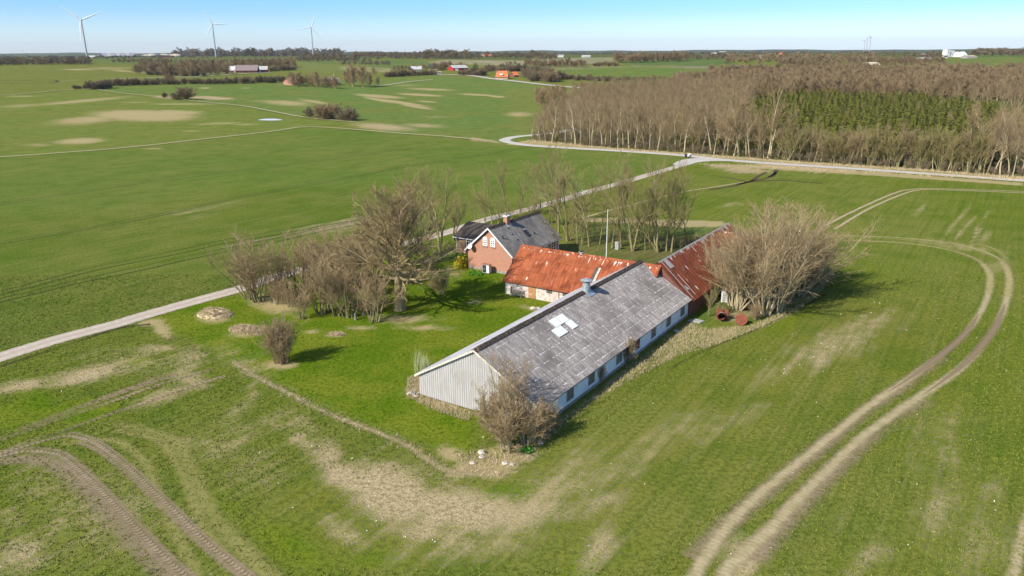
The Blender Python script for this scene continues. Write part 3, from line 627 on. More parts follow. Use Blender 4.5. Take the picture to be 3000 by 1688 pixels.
def under(mb, br, zr, be, ze, a0, a1, t=.10):
    mb.prism([(br,a0,zr-.01),(be,a0,ze-.01),(be,a0,ze-t),(br,a0,zr-t)], (0,a1-a0,0)); return mb
mb = slope_sheet(W_/2, HR, W_+ov, ez, y0, y1, n=6, amp=.045); under(mb, W_/2, HR, W_+ov, ez, y0+.03, y1-.03); roof = mb.build('roof_slope', M['roof_grey'], barn)
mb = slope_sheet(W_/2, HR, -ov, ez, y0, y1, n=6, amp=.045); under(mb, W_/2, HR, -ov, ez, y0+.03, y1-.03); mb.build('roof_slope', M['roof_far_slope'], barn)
mb = MB(); k = 32
for i in range(k):                      # mossy ridge caps in short lengths
    a, b_ = y0+(y1-y0)*i/k, y0+(y1-y0)*(i+1)/k+.05; h = .02*(i % 2)
    mb.prism([(W_/2-.38,a,HR-.10+h),(W_/2,a,HR+.14+h),(W_/2+.38,a,HR-.10+h),(W_/2+.38,a,HR-.14+h),(W_/2,a,HR+.08+h),(W_/2-.38,a,HR-.14+h)], (0,b_-a,0))
mb.build('ridge_cap', M['ridge_moss'], barn)
for s_ in (1, -1):
    mb = MB(); xe = W_+ov if s_ > 0 else -ov
    mb.prism([(W_/2,y0-.06,HR+.05),(xe,y0-.06,ez+.05),(xe,y0-.06,ez-.17),(W_/2,y0-.06,HR-.17)], (0,.05,0)); mb.build('verge_board', M['cream'], barn)
for (b0, b1, a0, a1) in ((7.72,8.64,11.28,12.64),(7.72,8.64,12.68,14.05),(8.66,9.6,13.05,14.25),(8.66,9.6,10.3,12.15)):
    z0, z1 = HR-SL*(b0-W_/2)+.085, HR-SL*(b1-W_/2)+.085
    V = Vector((b1-b0, 0, z1-z0)); mb = MB(); mb.corr((b0, a0, z0), (0,1,0), V, a1-a0, V.length, row=2, n=6, amp=.045)
    mb.prism([(b0,a0,z0),(b1,a0,z1),(b1,a0,z1-.03),(b0,a0,z0-.03)], (0,a1-a0,0)); mb.build('roof_light', M['translucent'], barn)
rv = MB().lathe((W_/2+.1, 21.3, HR-.35), [(.44,0),(.44,.78),(.47,.80),(.47,.86),(.43,.88),(.43,1.35),(.40,1.35),(.40,.9)], 24).build('roof_vent', M['galv'], barn, smooth=False)
MB().lathe((W_/2+.1, 21.3, HR-.35), [(.34,1.2),(.34,1.56)], 12).build('vent_throat', M['black_hole'], rv)
MB().lathe((W_/2+.1, 21.3, HR-.35), [(.70,1.50),(.70,1.53),(.36,1.66),(0,1.76)], 28).build('vent_cap', M['galv'], rv)
mb = MB(); P0 = [(W_/2-.75,20.6,HR-SL*.75+.10),(W_/2,20.6,HR+.17),(W_/2+.95,20.6,HR-SL*.95+.10),(W_/2+.95,20.6,HR-SL*.95+.05),(W_/2,20.6,HR+.1),(W_/2-.75,20.6,HR-SL*.75+.05)]
mb.prism(P0, (0,1.4,0)).build('vent_flashing', M['galv'], rv)
def pane_window(parent, b, a0, a1, z0, z1, axis='b', sgn=1, frame=M['grey_paint'], glass=M['dull_glass'], nv=1, nh=0, t=.06, depth=.05, bars=.035, arched=False, name='window'):
    """window on a wall: frame with sub-part pane. axis b: wall plane b=const, spans a"""
    def P(s, d, z): return (b+sgn*d, s, z) if axis == 'b' else (s, b+sgn*d, z)
    def bx(mb, s0, s1, d0, d1, za, zb):
        p, q_ = P(s0, d0, za), P(s1, d1, zb)
        mb.box(min(p[0],q_[0]), max(p[0],q_[0]), min(p[1],q_[1]), max(p[1],q_[1]), za, zb)
    mb = MB()
    bx(mb, a0, a0+t, .002, depth, z0, z1); bx(mb, a1-t, a1, .002, depth, z0, z1); bx(mb, a0+t, a1-t, .002, depth, z0, z0+t); bx(mb, a0+t, a1-t, .002, depth, z1-t, z1)
    for i in range(nv): s = a0+(a1-a0)*(i+1)/(nv+1); bx(mb, s-bars/2, s+bars/2, .004, depth-.006, z0+t, z1-t)
    for i in range(nh): z = z0+(z1-z0)*(i+1)/(nh+1); bx(mb, a0+t, a1-t, .004, depth-.012, z-bars/2, z+bars/2)
    fr = mb.build(name, frame, parent)
    if arched:
        mb = MB(); c = (a0+a1)/2; r = (a1-a0)/2; arc = [P(c+r*math.cos(u), .002, z1+r*.85*math.sin(u)) for u in [math.pi*i/10 for i in range(11)]]
        d = (Vector(P(0, depth, 0))-Vector(P(0, 0, 0))); mb.prism(arc, d); mb.build('arch_panel', frame, fr)
    mb = MB(); bx(mb, a0+t*.6, a1-t*.6, .001, .015, z0+t*.6, z1-t*.6); mb.build('pane', glass, fr)
    return fr
for a in (5.75, 10.1, 16.35, 20.9, 25.4, 29.9, 34.4):
    fr = pane_window(barn, W_, a-.68, a+.68, .62, 1.86, frame=M['concrete'], glass=M['dull_glass'] if a != 20.9 else M['rust_tank'], nv=1, nh=0, t=.07)
    MB().box(W_+.002, W_+.11, a-.78, a+.78, .54, .615).build('sill', M['white'], fr)
for a in (8.3, 12.4, 13.5, 14.9, 23.2): MB().box(W_+.002, W_+.03, a-.22, a+.22, 1.72, 1.96).build('vent_hole', M['black_hole'], barn)
mb = MB(); mb.box(W_+.002, W_+.06, .0, L_, 0, .28); mb.build('plinth', M['plinth'], barn)

# ------------------------------------------------------------------ whitewashed shed under the orange rusted roof
SB, SA = -11.3, 32.0                       # origin (b, a)
shed = at_farm('shed', SB, SA, 'whitewashed brick shed with an orange rusted sheet roof between house and grey barn', 'shed')
SLn, SD = 21.0, 9.0; she, shr = 2.25, 5.9
mb = MB(); mb.box(0, SLn-.2, 0, .3, 0, she-.02); mb.build('wall', M['whitewash'], shed)
mb = MB(); mb.box(0, SLn-.2, SD-.3, SD, 0, she-.02); mb.build('wall', M['whitewash'], shed)
mb = MB(); mb.prism([(0,.31,0),(0,SD-.31,0),(0,SD-.31,she),(0,4.5,shr-.25),(0,.31,she)], (.28,0,0)); mb.build('gable_wall', M['whitewash'], shed)
V = Vector((0, -4.9, -(shr-she)*4.9/4.5))
mb = MB().corr((-.2, 4.5, shr), (1,0,0), V, SLn, V.length, row=2.05, wave=.2, amp=.03, n=4); ze = shr-(shr-she)*4.9/4.5
mb.prism([(-.18,4.5,shr-.01),(-.18,-.4,ze-.01),(-.18,-.4,ze-.10),(-.18,4.5,shr-.10)], (SLn-.04,0,0)); sroof = mb.build('roof_slope', M['rust'], shed)
V = Vector((0, 4.9, -(shr-she)*4.9/4.5))
mb = MB().corr((-.2, 4.5, shr), (1,0,0), V, SLn, V.length, row=2.05, wave=.2, amp=.03, n=4)
mb.prism([(-.18,4.5,shr-.01),(-.18,9.4,ze-.01),(-.18,9.4,ze-.10),(-.18,4.5,shr-.10)], (SLn-.04,0,0)); mb.build('roof_slope', M['rust'], shed)
mb = MB()
for i in range(12): x = -.2+i*SLn/12; mb.prism([(x,4.2,shr-.2+.05),(x,4.5,shr+.10+.01*(i%2)),(x,4.8,shr-.15),(x,4.5,shr+.04)], (SLn/12+.02,0,0))
mb.build('ridge_cap', M['rust'], shed)
def shed_roof_patch(b0, b1, a0, a1, mat, nm):
    f_ = lambda a: shr-(shr-she)/4.5*(4.5-(a-SA))
    x0, x1 = b0-SB, b1-SB
    MB().prism([(x0,a0-SA,f_(a0)+.045),(x1,a0-SA,f_(a0)+.045),(x1,a1-SA,f_(a1)+.045),(x0,a1-SA,f_(a1)+.045)], (0,-.03,.04)).build(nm, mat, shed)
shed_roof_patch(1.0, 1.42, 33.2, 35.1, M['roof_annex'], 'grey_roof_patch'); shed_roof_patch(1.46, 1.58, 33.2, 35.1, M['cream'], 'timber_strip'); shed_roof_patch(1.62, 1.74, 33.0, 35.1, M['cream'], 'timber_strip')
v_ = MB().lathe((-1.95-SB, 4.5, shr-.05), [(.26,0),(.26,.28),(.36,.30),(.36,.40),(.30,.42)], 16).build('roof_vent', M['galv'], shed)
MB().lathe((-1.95-SB, 4.5, shr+.30), [(.31,0),(.31,.09),(0,.10)], 16).build('vent_opening', M['black_hole'], v_)
def sw(b0, b1, z0, z1, **k): return pane_window(shed, 0, b0-SB, b1-SB, z0, z1, axis='a', sgn=-1, **k)
sw(-9.68, -8.9, 1.2, 1.86, frame=M['white'], glass=M['black_hole'], nv=2, nh=1, bars=.05)
sw(-4.68, -3.86, 1.22, 1.80, frame=M['dark_metal'], glass=M['dull_glass'], nv=1)
sw(-2.22, -1.45, 1.22, 1.80, frame=M['dark_metal'], glass=M['dull_glass'], nv=1)
mb = MB(); x0, x1 = -7.52-SB, -6.42-SB
out_ = [(x0,-.03,.05),(x1,-.03,.05),(x1,-.03,1.90)] + [((x0+x1)/2+(x1-x0)/2*math.cos(t), -.03, 1.90+.14*math.sin(t)) for t in [math.pi*i/8 for i in range(1, 8)]] + [(x0,-.03,1.90)]
mb.prism(out_, (0,-.05,0))
for i in range(1, 6): x = x0+(x1-x0)*i/6; mb.box(x-.008, x+.008, -.086, -.081, .08, 1.9)
door = mb.build('door', M['wood_door'], shed)
for z in (.55, 1.62): MB().box(x0-.02, x0+.55, -.095, -.088, z, z+.06).build('hinge', M['cream'], door)
MB().box(-5.72-SB, -5.40-SB, -.03, -.004, 1.78, 1.86).build('vent_slot', M['black_hole'], shed)
MB().cyl((-2.8-SB, -.06, .05), (-2.8-SB, -.06, 2.1), .04).build('downpipe', M['rust_tank'], shed)

# ------------------------------------------------------------------ red-roofed barns behind
B2b, B2a = 4.6, 36.5
b2 = at_farm('barn', B2b, B2a, 'brown-walled barn with a striped red rusted roof joined to the grey barn', 'barn')
w2, l2, e2, r2 = 9.0, 27.5, 2.25, 6.35
mb = MB(); mb.box(w2-.3, w2, 0, l2, 0, e2-.05); mb.build('wall', M['brick_dark'], b2)
mb = MB(); mb.box(0, .3, 0, l2, 0, e2-.05); mb.build('wall', M['brick_dark'], b2)
mb = MB(); mb.prism([(.31,0,0),(w2-.31,0,0),(w2-.31,0,e2),(w2/2,0,r2-.25),(.31,0,e2)], (0,.25,0)); mb.build('gable_wall', M['brick_dark'], b2)
mb = MB(); mb.prism([(.31,l2-.25,0),(w2-.31,l2-.25,0),(w2-.31,l2-.25,e2),(w2/2,l2-.25,r2-.25),(.31,l2-.25,e2)], (0,.25,0)); mb.build('gable_wall', M['brick_dark'], b2)
for sg in (1, -1):
    V = Vector((sg*(w2/2+.35), 0, -(r2-e2)*(w2/2+.35)/(w2/2))); P0 = (w2/2, -.05, r2)
    mb = MB().corr(P0, (0,1,0), V, l2+.3, V.length, row=2.05, wave=.45, amp=.06, n=4)
    xe, zE = w2/2+V.x, r2+V.z
    mb.prism([(w2/2,-.03,r2-.01),(xe,-.03,zE-.01),(xe,-.03,zE-.1),(w2/2,-.03,r2-.1)], (0,l2+.26,0)); mb.build('roof_slope', M['rust_red'], b2)
MB().prism([(w2/2-.15,-.06,r2-.08),(w2/2,-.06,r2+.11),(w2/2+.15,-.06,r2-.08),(w2/2,-.06,r2+.09)], (0,l2+.3,0)).build('ridge_cap', M['cream'], b2)
for (s0, s1, v0, v1) in ((.5,.62,.1,6.2),(1.7,1.8,2.6,6.0),(.9,1.15,4.3,5.0),(1.3,2.2,.15,1.5)):
    d = Vector((w2/2, 0, -(r2-e2))).normalized(); N_ = Vector((-d.z, 0, d.x))*-1
    if N_.z < 0: N_ = -N_
    A_ = [Vector((w2/2, s, r2))+d*v+N_*.075 for s, v in ((s0,v0),(s1,v0),(s1+(.3 if v1-v0<1.5 else 0),v1),(s0,v1))]
    MB().prism(A_, N_*.02).build('zinc_flashing', M['light_roof'], b2)
B3b, B3a = 13.7, 54.3
b3 = at_farm('barn', B3b, B3a, 'red brick barn wing half hidden behind the bare trees at the field edge', 'barn')
w3, l3, e3, r3 = 11.0, 9.5, 2.9, 5.9
mb = MB(); mb.box(0, l3, 0, .3, 0, e3-.05); mb.build('wall', M['brick_dark'], b3)
mb = MB(); mb.box(0, l3, w3-.3, w3, 0, e3-.05); mb.build('wall', M['brick_dark'], b3)
mb = MB(); mb.prism([(l3-.28,.31,0),(l3-.28,w3-.31,0),(l3-.28,w3-.31,e3),(l3-.28,w3/2,r3-.25),(l3-.28,.31,e3)], (.28,0,0)); mb.build('gable_wall', M['brick_dark'], b3)
MB().box(l3+.002, l3+.05, 4.9, 9.4, 0, 2.6).build('wall_panel', M['black_hole'], b3)  # flat black panel on the far half of the gable wall
MB().box(2.0, 3.2, -.03, -.002, 0.1, 2.1).build('door', M['rust_tank'], b3); MB().box(5.5, 6.6, -.03, -.002, 1.0, 1.9).build('window', M['dull_glass'], b3)
for sg in (1, -1):
    V = Vector((0, sg*(w3/2+.4), -(r3-e3)*(w3/2+.4)/(w3/2)))
    mb = MB().corr((-4.2, w3/2, r3), (1,0,0), V, l3+4.5, V.length, row=2.05, wave=.25, amp=.03, n=4)
    yE, zE = w3/2+V.y, r3+V.z
    mb.prism([(-4.15,w3/2,r3-.01),(-4.15,yE,zE-.01),(-4.15,yE,zE-.1),(-4.15,w3/2,r3-.1)], (l3+4.4,0,0)); mb.build('roof_slope', M['rust_red'], b3)

# ------------------------------------------------------------------ red brick farmhouse
HB, HA = -23.5, 40.0
hs = at_farm('farmhouse', HB, HA, 'red brick farmhouse with white gable boards, two arched attic windows and slate-grey roof', 'house')
wh, lh, eh, rh = 8.1, 13.9, 3.25, 6.8
mb = MB(); mb.prism([(0,0,.36),(wh,0,.36),(wh,0,eh-.1),(wh/2,0,rh-.3),(0,0,eh-.1)], (0,.3,0)); gw = mb.build('gable_wall', M['brick'], hs)
mb = MB(); mb.prism([(0,lh-.3,.36),(wh,lh-.3,.36),(wh,lh-.3,eh-.1),(wh/2,lh-.3,rh-.3),(0,lh-.3,eh-.1)], (0,.3,0)); mb.build('gable_wall', M['brick'], hs)
MB().box(wh-.3, wh, .301, lh-.301, .36, eh-.15).build('front_wall', M['brick'], hs); MB().box(0, .3, .301, lh-.301, .36, eh-.15).build('back_wall', M['brick'], hs)
MB().box(-.03, wh+.03, -.03, lh+.03, 0, .36).build('plinth', M['plinth'], hs)
slh = (rh-(eh-.3))/(wh/2+.3)
for sg in (1, -1):
    V = Vector((sg*(wh/2+.35), 0, -slh*(wh/2+.35))); mb = MB().corr((wh/2,-.35,rh), (0,1,0), V, lh+.8, V.length, row=.5, wave=.177, amp=.035, n=4)
    xe, zE = wh/2+V.x, rh+V.z
    mb.prism([(wh/2,-.33,rh-.01),(xe,-.33,zE-.01),(xe,-.33,zE-.12),(wh/2,-.33,rh-.12)], (0,lh+.74,0)); mb.build('roof_slope', M['roof_house'], hs)
    MB().prism([(wh/2,-.42,rh+.06),(xe,-.42,zE+.06),(xe,-.42,zE-.20),(wh/2,-.42,rh-.20)], (0,.06,0)).build('verge_board', M['white'], hs)
    MB().box(min(xe, xe+sg*.1), max(xe, xe+sg*.1), -.3, lh+.4, zE-.16, zE-.06).build('gutter', M['grey_paint'], hs)
mb = MB()
for i in range(16):
    y = -.35+i*(lh+.8)/16; h = .015*(i % 2); mb.prism([(wh/2-.3,y,rh-.16+h),(wh/2,y,rh+.14+h),(wh/2+.3,y,rh-.16+h),(wh/2,y,rh+.08+h)], (0,(lh+.8)/16+.03,0))
mb.build('ridge_cap', M['ridge_moss'], hs)
ch = MB().box(wh/2-.33+.1, wh/2+.43, 4.2, 5.0, rh-.6, rh+.95).build('chimney', M['brick'], hs)
MB().box(wh/2-.3, wh/2+.50, 4.13, 5.07, rh+.95, rh+1.07).build('chimney_cap', M['white'], ch); MB().box(wh/2-.05, wh/2+.2, 4.4, 4.8, rh+1.07, rh+1.1).build('flue', M['black_hole'], ch)
MB().prism([(wh/2-.1,3.9,rh+.15),(wh/2+.75,3.9,rh-slh*.75+.07),(wh/2+.75,3.9,rh-slh*.75+.03),(wh/2-.1,3.9,rh+.05)], (0,1.4,0)).build('flashing', M['light_roof'], ch)
def on_roof(b, a, dz=0): return Vector((b-HB, a-HA, rh-slh*abs(b-HB-wh/2)+dz))
d = Vector((1,0,-slh)).normalized(); N_ = Vector((slh,0,1)).normalized()
A_ = [on_roof(-17.7,46.6)+N_*.09, on_roof(-17.7,47.5)+N_*.09, on_roof(-16.75,47.5)+N_*.09, on_roof(-16.75,46.6)+N_*.09]
sk = MB().prism([p-N_*.12 for p in A_], N_*.12).build('roof_window', M['dark_metal'], hs)
MB().prism([p+N_*.004+(sum(A_, Vector())/4-p)*.15 for p in A_], N_*.01).build('pane', M['glass'], sk)
MB().cyl(on_roof(-17.6,40.9,-.1), on_roof(-17.6,40.9,.45), .09).build('flue_pipe', M['dark_metal'], hs)
MB().cyl(on_roof(-16.8,48.6,-.1), on_roof(-16.8,48.6,.35), .09).build('flue_pipe', M['dark_metal'], hs)
for p in ((-17.8,43.6),(-16.95,43.7),(-18.7,43.7)): MB().prism([on_roof(p[0],p[1])+N_*.04, on_roof(p[0],p[1]+.18)+N_*.04, on_roof(p[0]+.2,p[1]+.18)+N_*.04, on_roof(p[0]+.2,p[1])+N_*.04], N_*.06).build('roof_tile_vent', M['dark_metal'], hs)
for b0, b1 in ((-20.62,-19.80),(-19.24,-18.42)):
    fr = pane_window(hs, 0, b0-HB, b1-HB, 3.92, 5.0, axis='a', sgn=-1, frame=M['white'], glass=M['glass'], nv=1, nh=2, bars=.13, t=.13, arched=True)
    MB().box(b0-HB-.06, b1-HB+.06, -.12, -.002, 3.80, 3.915).build('sill', M['brick_annex'], fr)
def fwin(a0, a1, z0, z1, nv=1, nh=2): pane_window(hs, wh, a0-HA, a1-HA, z0, z1, frame=M['white'], glass=M['glass'], nv=nv, nh=nh, bars=.06, t=.08)
fwin(51.6, 53.0, 1.25, 2.62); fwin(45.3, 46.6, 1.25, 2.5); fwin(42, 43.3, 1.25, 2.5)
dr = MB().box(wh+.002, wh+.06, 49.3-HA, 50.3-HA, .4, 2.6).build('door', M['white'], hs); MB().box(wh+.061, wh+.07, 49.5-HA, 50.1-HA, 1.4, 2.3).build('pane', M['glass'], dr)
MB().cyl((wh+.08, lh-.1, .1), (wh+.08, lh-.1, 2.9), .05).build('downpipe', M['white'], hs); MB().cyl((-.06, -.08, .2), (-.06, -.08, 3.0), .05).build('downpipe', M['dark_metal'], hs)
# satellite dish on the gable, with its arm
dc = Vector((-22.55-HB, -.62, 3.65)); di = Vector((-.25, -.8, .45)).normalized(); mb = MB(); u = di.cross(Vector((0,0,1))).normalized(); v2 = di.cross(u)
rings = [(.02,.0),(.25,.02),(.42,.07),(.46,.09)]
for (ra, ha_), (rb, hb_) in zip(rings, rings[1:]):
    for i in range(20):
        t0, t1 = 2*math.pi*i/20, 2*math.pi*(i+1)/20
        Pt = lambda r, h, t: dc+(u*math.cos(t)+v2*math.sin(t))*r+di*h
        mb.poly([Pt(ra,ha_,t0), Pt(ra,ha_,t1), Pt(rb,hb_,t1), Pt(rb,hb_,t0)]); mb.poly([Pt(rb,hb_-.015,t0), Pt(rb,hb_-.015,t1), Pt(ra,ha_-.015,t1), Pt(ra,ha_-.015,t0)])
ds = mb.build('satellite_dish', M['white'], hs); MB().beam(dc-di*.02, (dc.x+.1, -.02, 3.5), .05, .05).beam(dc+di*.0-v2*.4, dc+di*.5, .03, .03).cyl(dc+di*.45, dc+di*.56, .05).build('mounting_arm', M['galv'], ds)
# annex
ab, aa = -31.0-HB, 46.9-HA; we = 7.5; la = 31.0-23.52
MB().box(ab, ab+la, aa, aa+.3, 0, 2.75).build('annex_wall', M['brick_annex'], hs)
MB().prism([(ab,aa+.301,0),(ab,aa+we-.301,0),(ab,aa+we-.301,2.7),(ab,aa+we/2,4.15),(ab,aa+.301,2.7)], (.3,0,0)).build('annex_gable', M['brick_annex'], hs)
MB().box(ab, ab+la, aa+we-.3, aa+we, 0, 2.75).build('annex_wall', M['brick_annex'], hs)
for sg in (1, -1):
    V = Vector((0, sg*(we/2+.4), -1.55*(we/2+.4)/(we/2))); yr = aa+we/2
    mb = MB().corr((ab-.35, yr, 4.42), (1,0,0), V, la+2.6, V.length, row=1.1, wave=.177, amp=.035, n=4)
    yE, zE = yr+V.y, 4.42+V.z
    mb.prism([(ab-.33,yr,4.41),(ab-.33,yE,zE-.01),(ab-.33,yE,zE-.12),(ab-.33,yr,4.3)], (la+2.5,0,0)); mb.build('annex_roof', M['roof_annex'], hs)
    if sg < 0: MB().box(ab-.35, ab+la-.1, yE-.1, yE, zE-.14, zE-.04).build('gutter', M['white'], hs)
MB().prism([(ab-.35,aa+we/2-.25,4.33),(ab-.35,aa+we/2,4.55),(ab-.35,aa+we/2+.25,4.33),(ab-.35,aa+we/2,4.48)], (la+2.5,0,0)).build('ridge_cap', M['roof_annex'], hs)
pane_window(hs, aa, -28.9-HB, -27.1-HB, 1.1, 2.6, axis='a', sgn=-1, frame=M['white'], glass=M['glass'], nv=3, nh=2, bars=.07, t=.08)
MB().cyl((ab+.15, aa-.07, .1), (ab+.15, aa-.07, 2.7), .045).build('downpipe', M['white'], hs)

# ------------------------------------------------------------------ small things round the farm
def obj_box(nm, b, a, label, cat, rz=0, group=None): return empty(nm, fw(b, a), FROT+rz, label, cat, group)
hp = obj_box('heat_pump', -19.25, 38.95, 'white heat pump cabinet with a dark fan grille standing by the brick gable', 'heat pump')
MB().box(-.62,.62,-.3,.3,.12,1.38).build('cabinet', M['grey_paint'], hp); MB().box(-.68,.68,-.36,.36,1.381,1.44).build('top_cover', M['brick_annex'], hp)
MB().box(-.56,.10,-.33,-.303,.2,1.3).build('fan_grille', M['dark_metal'], hp); MB().box(.16,.56,-.33,-.303,.2,1.3).build('front_panel', M['white'], hp)
MB().lathe((0,0,0),[(.0,0),(.25,0)],16)
fan = MB(); [fan.prism([(-.23+.27*math.cos(t),-.345,.75+.27*math.sin(t)),(-.23+.27*math.cos(t+.25),-.345,.75+.27*math.sin(t+.25)),(-.23,-.345,.75)],(0,.01,0)) for t in [i*math.pi/4 for i in range(8)]]; fan.build('fan', M['blue_grey'], hp)
for x in (-.5,.5): MB().box(x-.06,x+.06,-.28,.28,0,.118).build('foot', M['dark_metal'], hp)
bn = obj_box('garden_bench', -9.05, 31.45, 'weathered wooden garden bench against the whitewashed shed wall', 'bench')
mb = MB(); [mb.box(-.85,.85,y,y+.12,.43,.47) for y in (-.26,-.12,.02)]; mb.build('seat', M['bench_wood'], bn)
mb = MB(); [mb.box(-.85,.85,.19,.22,z,z+.1) for z in (.6,.75)]; mb.build('backrest', M['bench_wood'], bn)
for x in (-.78,.72):
    for y in (-.24,.16): MB().box(x,x+.06,y,y+.06,0,.428 if y<0 else .86).build('leg', M['bench_wood'], bn)
ub = obj_box('parasol', -10.15, 31.7, 'folded dark green parasol leaning on the whitewashed shed wall', 'parasol')
MB().lathe((0,0,0),[(.02,1.35),(.06,1.2),(.10,.7),(.16,.35),(.12,.3)],12).build('canopy', M['teal'], ub); MB().cyl((0,0,.03),(0,0,1.42),.02).build('pole', M['white'], ub); MB().lathe((0,0,0),[(.2,0),(.2,.06),(.04,.09)],14).build('base', M['concrete'], ub)
fp = empty('flagpole', fw(-5.4, 51.2), 0, 'tall slim white flagpole rising behind the orange rusted shed roof', 'flagpole')
MB().cyl((0,0,.3),(0,0,9.0),.07,.04,12).build('pole', M['white'], fp); MB().lathe((0,0,9.0),[(0,0),(.07,.04),(.07,.10),(0,.14)],10).build('finial', M['cream'], fp); MB().box(-.14,.14,-.14,.14,0,.32).build('base', M['concrete'], fp)
eb = empty('cable_cabinet', fw(-8.9, 62.4), FROT, 'small grey cable cabinet standing by the drive under the row of bare trees', 'cabinet')
MB().box(-.3,.3,-.18,.18,.08,1.3).build('body', M['grey_paint'], eb); MB().box(-.33,.33,-.21,.21,1.301,1.36).build('lid', M['light_roof'], eb); MB().box(-.25,.25,-.195,-.182,.2,1.2).build('door', M['galv'], eb)
# rusty things in the rough grass
tk = empty('rusty_tank', fw(20.05, 36.7), 0, 'big rusty red round tank lying on its side in the dry grass', 'tank')
tk.scale = (.70,.70,.70)
n_ = Vector((-.30,-.85,.42)).normalized(); c0 = Vector((0,0,.95)); u = n_.cross(Vector((0,0,1))).normalized(); v2 = n_.cross(u)
mb = MB(); C_ = lambda r, h: [c0+n_*h+(u*math.cos(t)+v2*math.sin(t))*r for t in [2*math.pi*i/28 for i in range(28)]]
mb.prism(C_(1.03, .05), -n_*.08)
for rr in (.3, .62): [mb.beam(c0+n_*.06+(u*math.cos(t)+v2*math.sin(t))*rr, c0+n_*.06+(u*math.cos(t+.5)+v2*math.sin(t+.5))*rr, .02, .02) for t in [k*.5 for k in range(13)]]
mb.build('end_plate', M['rust_tank'], tk)
mb = MB(); A1, B1 = C_(.98, -.03), [p+Vector((1.15, .9, -.55)) for p in C_(.28, -.3)]
for i in range(28): j = (i+1) % 28; mb.poly([A1[i], A1[j], B1[j], B1[i]])
mb.poly(B1); mb.build('cone_shell', M['blue_grey'], tk)
pp = empty('rusty_pipe', fw(17.5, 37.1), FROT, 'short rusty pipe end with a square flange lying in the grass', 'pipe')
a_ = Vector((.25,-1.0,.1)).normalized(); mb = MB(); mb.prism([(-.75,.12,.0),(.75,.12,.0),(.75,.12,1.35),(-.75,.12,1.35)], (0,.06,0)).build('flange_plate', M['rust_tank'], pp)
mb = MB(); s_ = Vector((0,.1,.62)); e_ = s_+a_*.95
mb.cyl(s_, e_, .46, .46, 22, caps=False); mb.cyl(e_, s_, .41, .41, 22, caps=False); mb.build('barrel', M['rust_tank'], pp)
MB().cyl(s_+a_*.5, s_+a_*.7, .475, .475, 22, caps=False).build('grey_band', M['light_roof'], pp); MB().cyl(s_+a_*.02, s_+a_*.05, .40, .40, 20).build('dark_inside', M['black_hole'], pp)
st = empty('pallet_stack', fw(15.6, 44.5), FROT+.3, 'white slatted pallets stacked against the wall among the bare trees', 'pallets')
mb = MB()
for k in range(6):
    z = k*.24
    for i in range(4): mb.box(-.6,.6,-.5+i*.28,-.32+i*.28,z+.12,z+.15)
    for x in (-.55,0,.45): mb.box(x,x+.1,-.48,.48,z,z+.119)
mb.build('slats', M['white'], st)
ld = empty('round_lid', fw(14.4, 30.3), 0, 'small white round lid lying in the shade below the white barn wall', 'lid'); MB().lathe((0,0,0),[(.38,0),(.40,.08),(.34,.10),(.30,.05),(0,.05)],18).build('rim', M['light_roof'], ld); MB().lathe((0,0,0),[(.1,.055),(.1,.09),(0,.1)],10).build('knob', M['concrete'], ld)
dm = empty('concrete_slab', fw(15.0, 35.0), FROT, 'broken grey concrete slab in the shade at the corner of the two barns', 'slab'); MB().prism([(-.9,-.5,0),(.7,-.6,0),(1,.4,0),(-.3,.6,0)],(0,0,.12)).build('slab', M['concrete'], dm)
def stone(b, a, s, label, mat=M['stone']):
    mb = MB(); r_ = random.Random(int(b*100)); ring = [(0,0,-.2)]; pts = []
    for z, k in ((0,.85),(.35,1),(.7,.6)): pts.append([Vector((math.cos(t)*k*s*(.8+.4*r_.random()), math.sin(t)*k*s*(.7+.4*r_.random()), z*s)) for t in [i*math.pi/4 for i in range(8)]])
    for A_, B_ in zip(pts, pts[1:]): [mb.poly([A_[i], A_[(i+1)%8], B_[(i+1)%8], B_[i]]) for i in range(8)]
    mb.poly(pts[-1]); tag(mb.build('field_stone', mat, None, fw(b, a)), label, 'stone', 'stones lying in the dry grass by the barn')
stone(11.6,-6.1,.38,'largest pale stone with a dark hollow side, nearest the bush at the barn corner'); stone(12.0,-6.7,.27,'small white stone just in front of the biggest stone'); stone(11.95,-7.9,.26,'brown stone lying alone in the dry grass below the others')
stone(14.2,-6.5,.30,'left of two pale stones close together at the field corner'); stone(14.75,-6.35,.22,'right of two pale stones close together at the field corner'); stone(-4.5,28.3,.42,'dark flat rock on the lawn beside the grey roof edge')
stone(-4.0,28.7,.3,'pale rock touching the dark flat rock on the lawn'); stone(14.9,-2.0,.2,'small stone at the foot of the field edge grass')
wp = empty('firewood_pile', fw(-.55,-.55), FROT, 'small heap of split logs at the left corner of the pale gable', 'firewood')
mb = MB(); r_ = random.Random(3)
for i in range(16): x, y, z = r_.uniform(-.6,.6), r_.uniform(-.35,.35), .08+.12*(i//7); t = r_.uniform(0, 3.1); mb.cyl((x,y,z),(x+.35*math.cos(t),y+.35*math.sin(t),z+.03),.06,.055,7)
mb.build('logs', M['cream'], wp)
